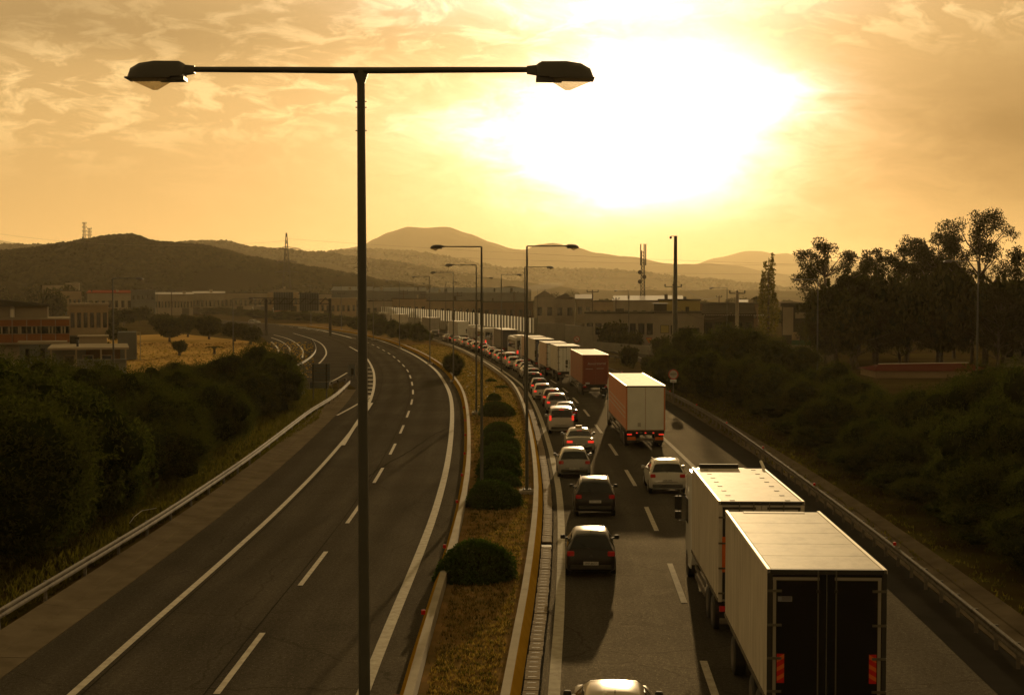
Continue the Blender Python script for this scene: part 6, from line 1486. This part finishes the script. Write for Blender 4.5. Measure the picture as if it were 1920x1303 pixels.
MB().box(-.45, .35, .05, .08, z(705), z(684)).build('panel', B['bluegrey'], s2); MB().box(-.1, .2, -.02, .049, z(702), z(691)).build('box', M['black'], s2); MB().tube([(0, 0, 0), (0, 0, z(690))], .05, 6).build('post', M['darkmetal'], s2)
def disc(r_, y0_, y1_, cz, n=28): return MB().rings([[(math.cos(t) * r_, y_, cz + math.sin(t) * r_) for t in [k * 2 * math.pi / n for k in range(n)]] for y_ in (y1_, y0_)])
sw = mat('sign_white', (.42, .40, .36), .5); sr = mat('sign_red', (.35, .03, .015), .5); sy_ = mat('sign_yellow', (.45, .26, .03), .5); sk = mat('sign_black', (.015, .015, .015), .5)
# toll stop sign
d = 127; p = AT(1263, 702, d); ts = empty('toll_stop_sign', (p.x, d, 0), 0, 'round toll stop sign with red rim and black bar beside the right guard rail', 'road sign'); cz = p.z
MB().tube([(-.0, .05, 0), (0, .05, cz + .3)], .045, 6).build('post', M['steel'], ts)
disc(.46, 0, .02, cz).build('rim', sr, ts); fc = disc(.355, -.004, -.0005, cz).build('face', sw, ts); MB().box(-.29, .29, -.008, -.005, cz - .035, cz + .035).build('bar', sk, fc)
text('ΔΙΟΔΙΑ', .15, sk, fc, (0, -.007, cz + .14), (R(90), 0, 0)); text('TOLL', .15, sk, fc, (0, -.007, cz - .14), (R(90), 0, 0))
pl = MB().box(-.28, .28, .0, .02, cz - .72, cz - .49).build('distance_plate', sw, ts); text('2km', .17, sk, pl, (0, -.003, cz - .605), (R(90), 0, 0))
# no u-turn
d = 205; p = AT(1081.5, 636, d); us = empty('no_u_turn_sign', (p.x, d, 0), 0, 'round no U-turn sign with red rim behind the pale box trucks', 'road sign'); cz = p.z
MB().tube([(0, .05, 0), (0, .05, cz)], .045, 6).build('post', M['steel'], us); disc(.44, 0, .02, cz).build('rim', sr, us); fc = disc(.34, -.004, -.0005, cz).build('face', sw, us)
MB().tube([(-.10, -.01, cz - .18), (-.10, -.01, cz + .06), (-.05, -.01, cz + .14), (.05, -.01, cz + .14), (.10, -.01, cz + .06), (.10, -.01, cz - .12)], .032, 4).build('arrow', sk, fc)
MB().add([(.02, -.012, cz - .08), (.18, -.012, cz - .08), (.10, -.012, cz - .2)], [(0, 1, 2)]).build('arrow_head', sk, fc)
MB().add([(-.26, -.014, cz + .20), (-.20, -.014, cz + .26), (.26, -.014, cz - .20), (.20, -.014, cz - .26)], [(0, 1, 2, 3)]).build('slash', sr, fc)
# give way triangle
d = 215; p = AT(1217, 637, d); gw = empty('give_way_sign', (p.x, d, 0), 0, 'yellow give way triangle with red rim by the right slip road', 'road sign'); cz = p.z
MB().tube([(0, .05, 0), (0, .05, cz)], .045, 6).build('post', M['steel'], gw)
def tri(s, y0_, y1_): return MB().rings([[(-s, y_, cz + s * .6), (s, y_, cz + s * .6), (0, y_, cz - s * 1.1)] for y_ in (y1_, y0_)])
tri(.50, 0, .02).build('rim', sr, gw); tri(.33, -.006, -.0005).build('face', sy_, gw)

# ------------------------------------------------------------------ smoke and haze
def smoke(px, py, d, w_, h_, dens, label):
    p = AT(px, py, d); e = MB(); r_ = random.Random(5); V0, F0 = I3; P = V0 / np.linalg.norm(V0, axis=1)[:, None]
    V = P * lump(P, 9, 1.2)[:, None] * np.array([w_, w_, h_]) ; V[:, 0] += (V[:, 2] / h_) * w_ * .8
    me = npmesh('smoke', V, F0, None) if False else None
    m_ = bpy.data.materials.new('smoke'); m_.use_nodes = True; n_ = NT(m_.node_tree); m_.node_tree.nodes.clear()
    pv = n_.n('ShaderNodeVolumePrincipled'); pv.inputs['Density'].default_value = dens; pv.inputs['Color'].default_value = (.8, .8, .8, 1); pv.inputs['Anisotropy'].default_value = .3
    o_ = n_.n('ShaderNodeOutputMaterial'); n_.link(pv.outputs[0], o_.inputs['Volume'])
    me = npmesh('smoke', V, F0, m_); me.shade_smooth(); o = link('smoke', me, None, p); tag(o, label, kind='stuff')
smoke(108, 500, 1000, 7, 18, .0035, 'thin blue smoke plume rising before the left hill')
smoke(1015, 538, 900, 13, 3, .003, 'small pale smoke drifting above the sheds')
hm = bpy.data.materials.new('haze'); hm.use_nodes = True; n_ = NT(hm.node_tree); hm.node_tree.nodes.clear()
pv = n_.n('ShaderNodeVolumePrincipled'); pv.inputs['Density'].default_value = HAZE_D; pv.inputs['Color'].default_value = (.95, .80, .52, 1); pv.inputs['Anisotropy'].default_value = HAZE_G
o_ = n_.n('ShaderNodeOutputMaterial'); n_.link(pv.outputs[0], o_.inputs['Volume'])
mb = MB().box(-12100, 12100, -130, 12600, -3, 385)
tag(mb.build('haze', hm), 'golden haze over the plain and hills', kind='stuff')
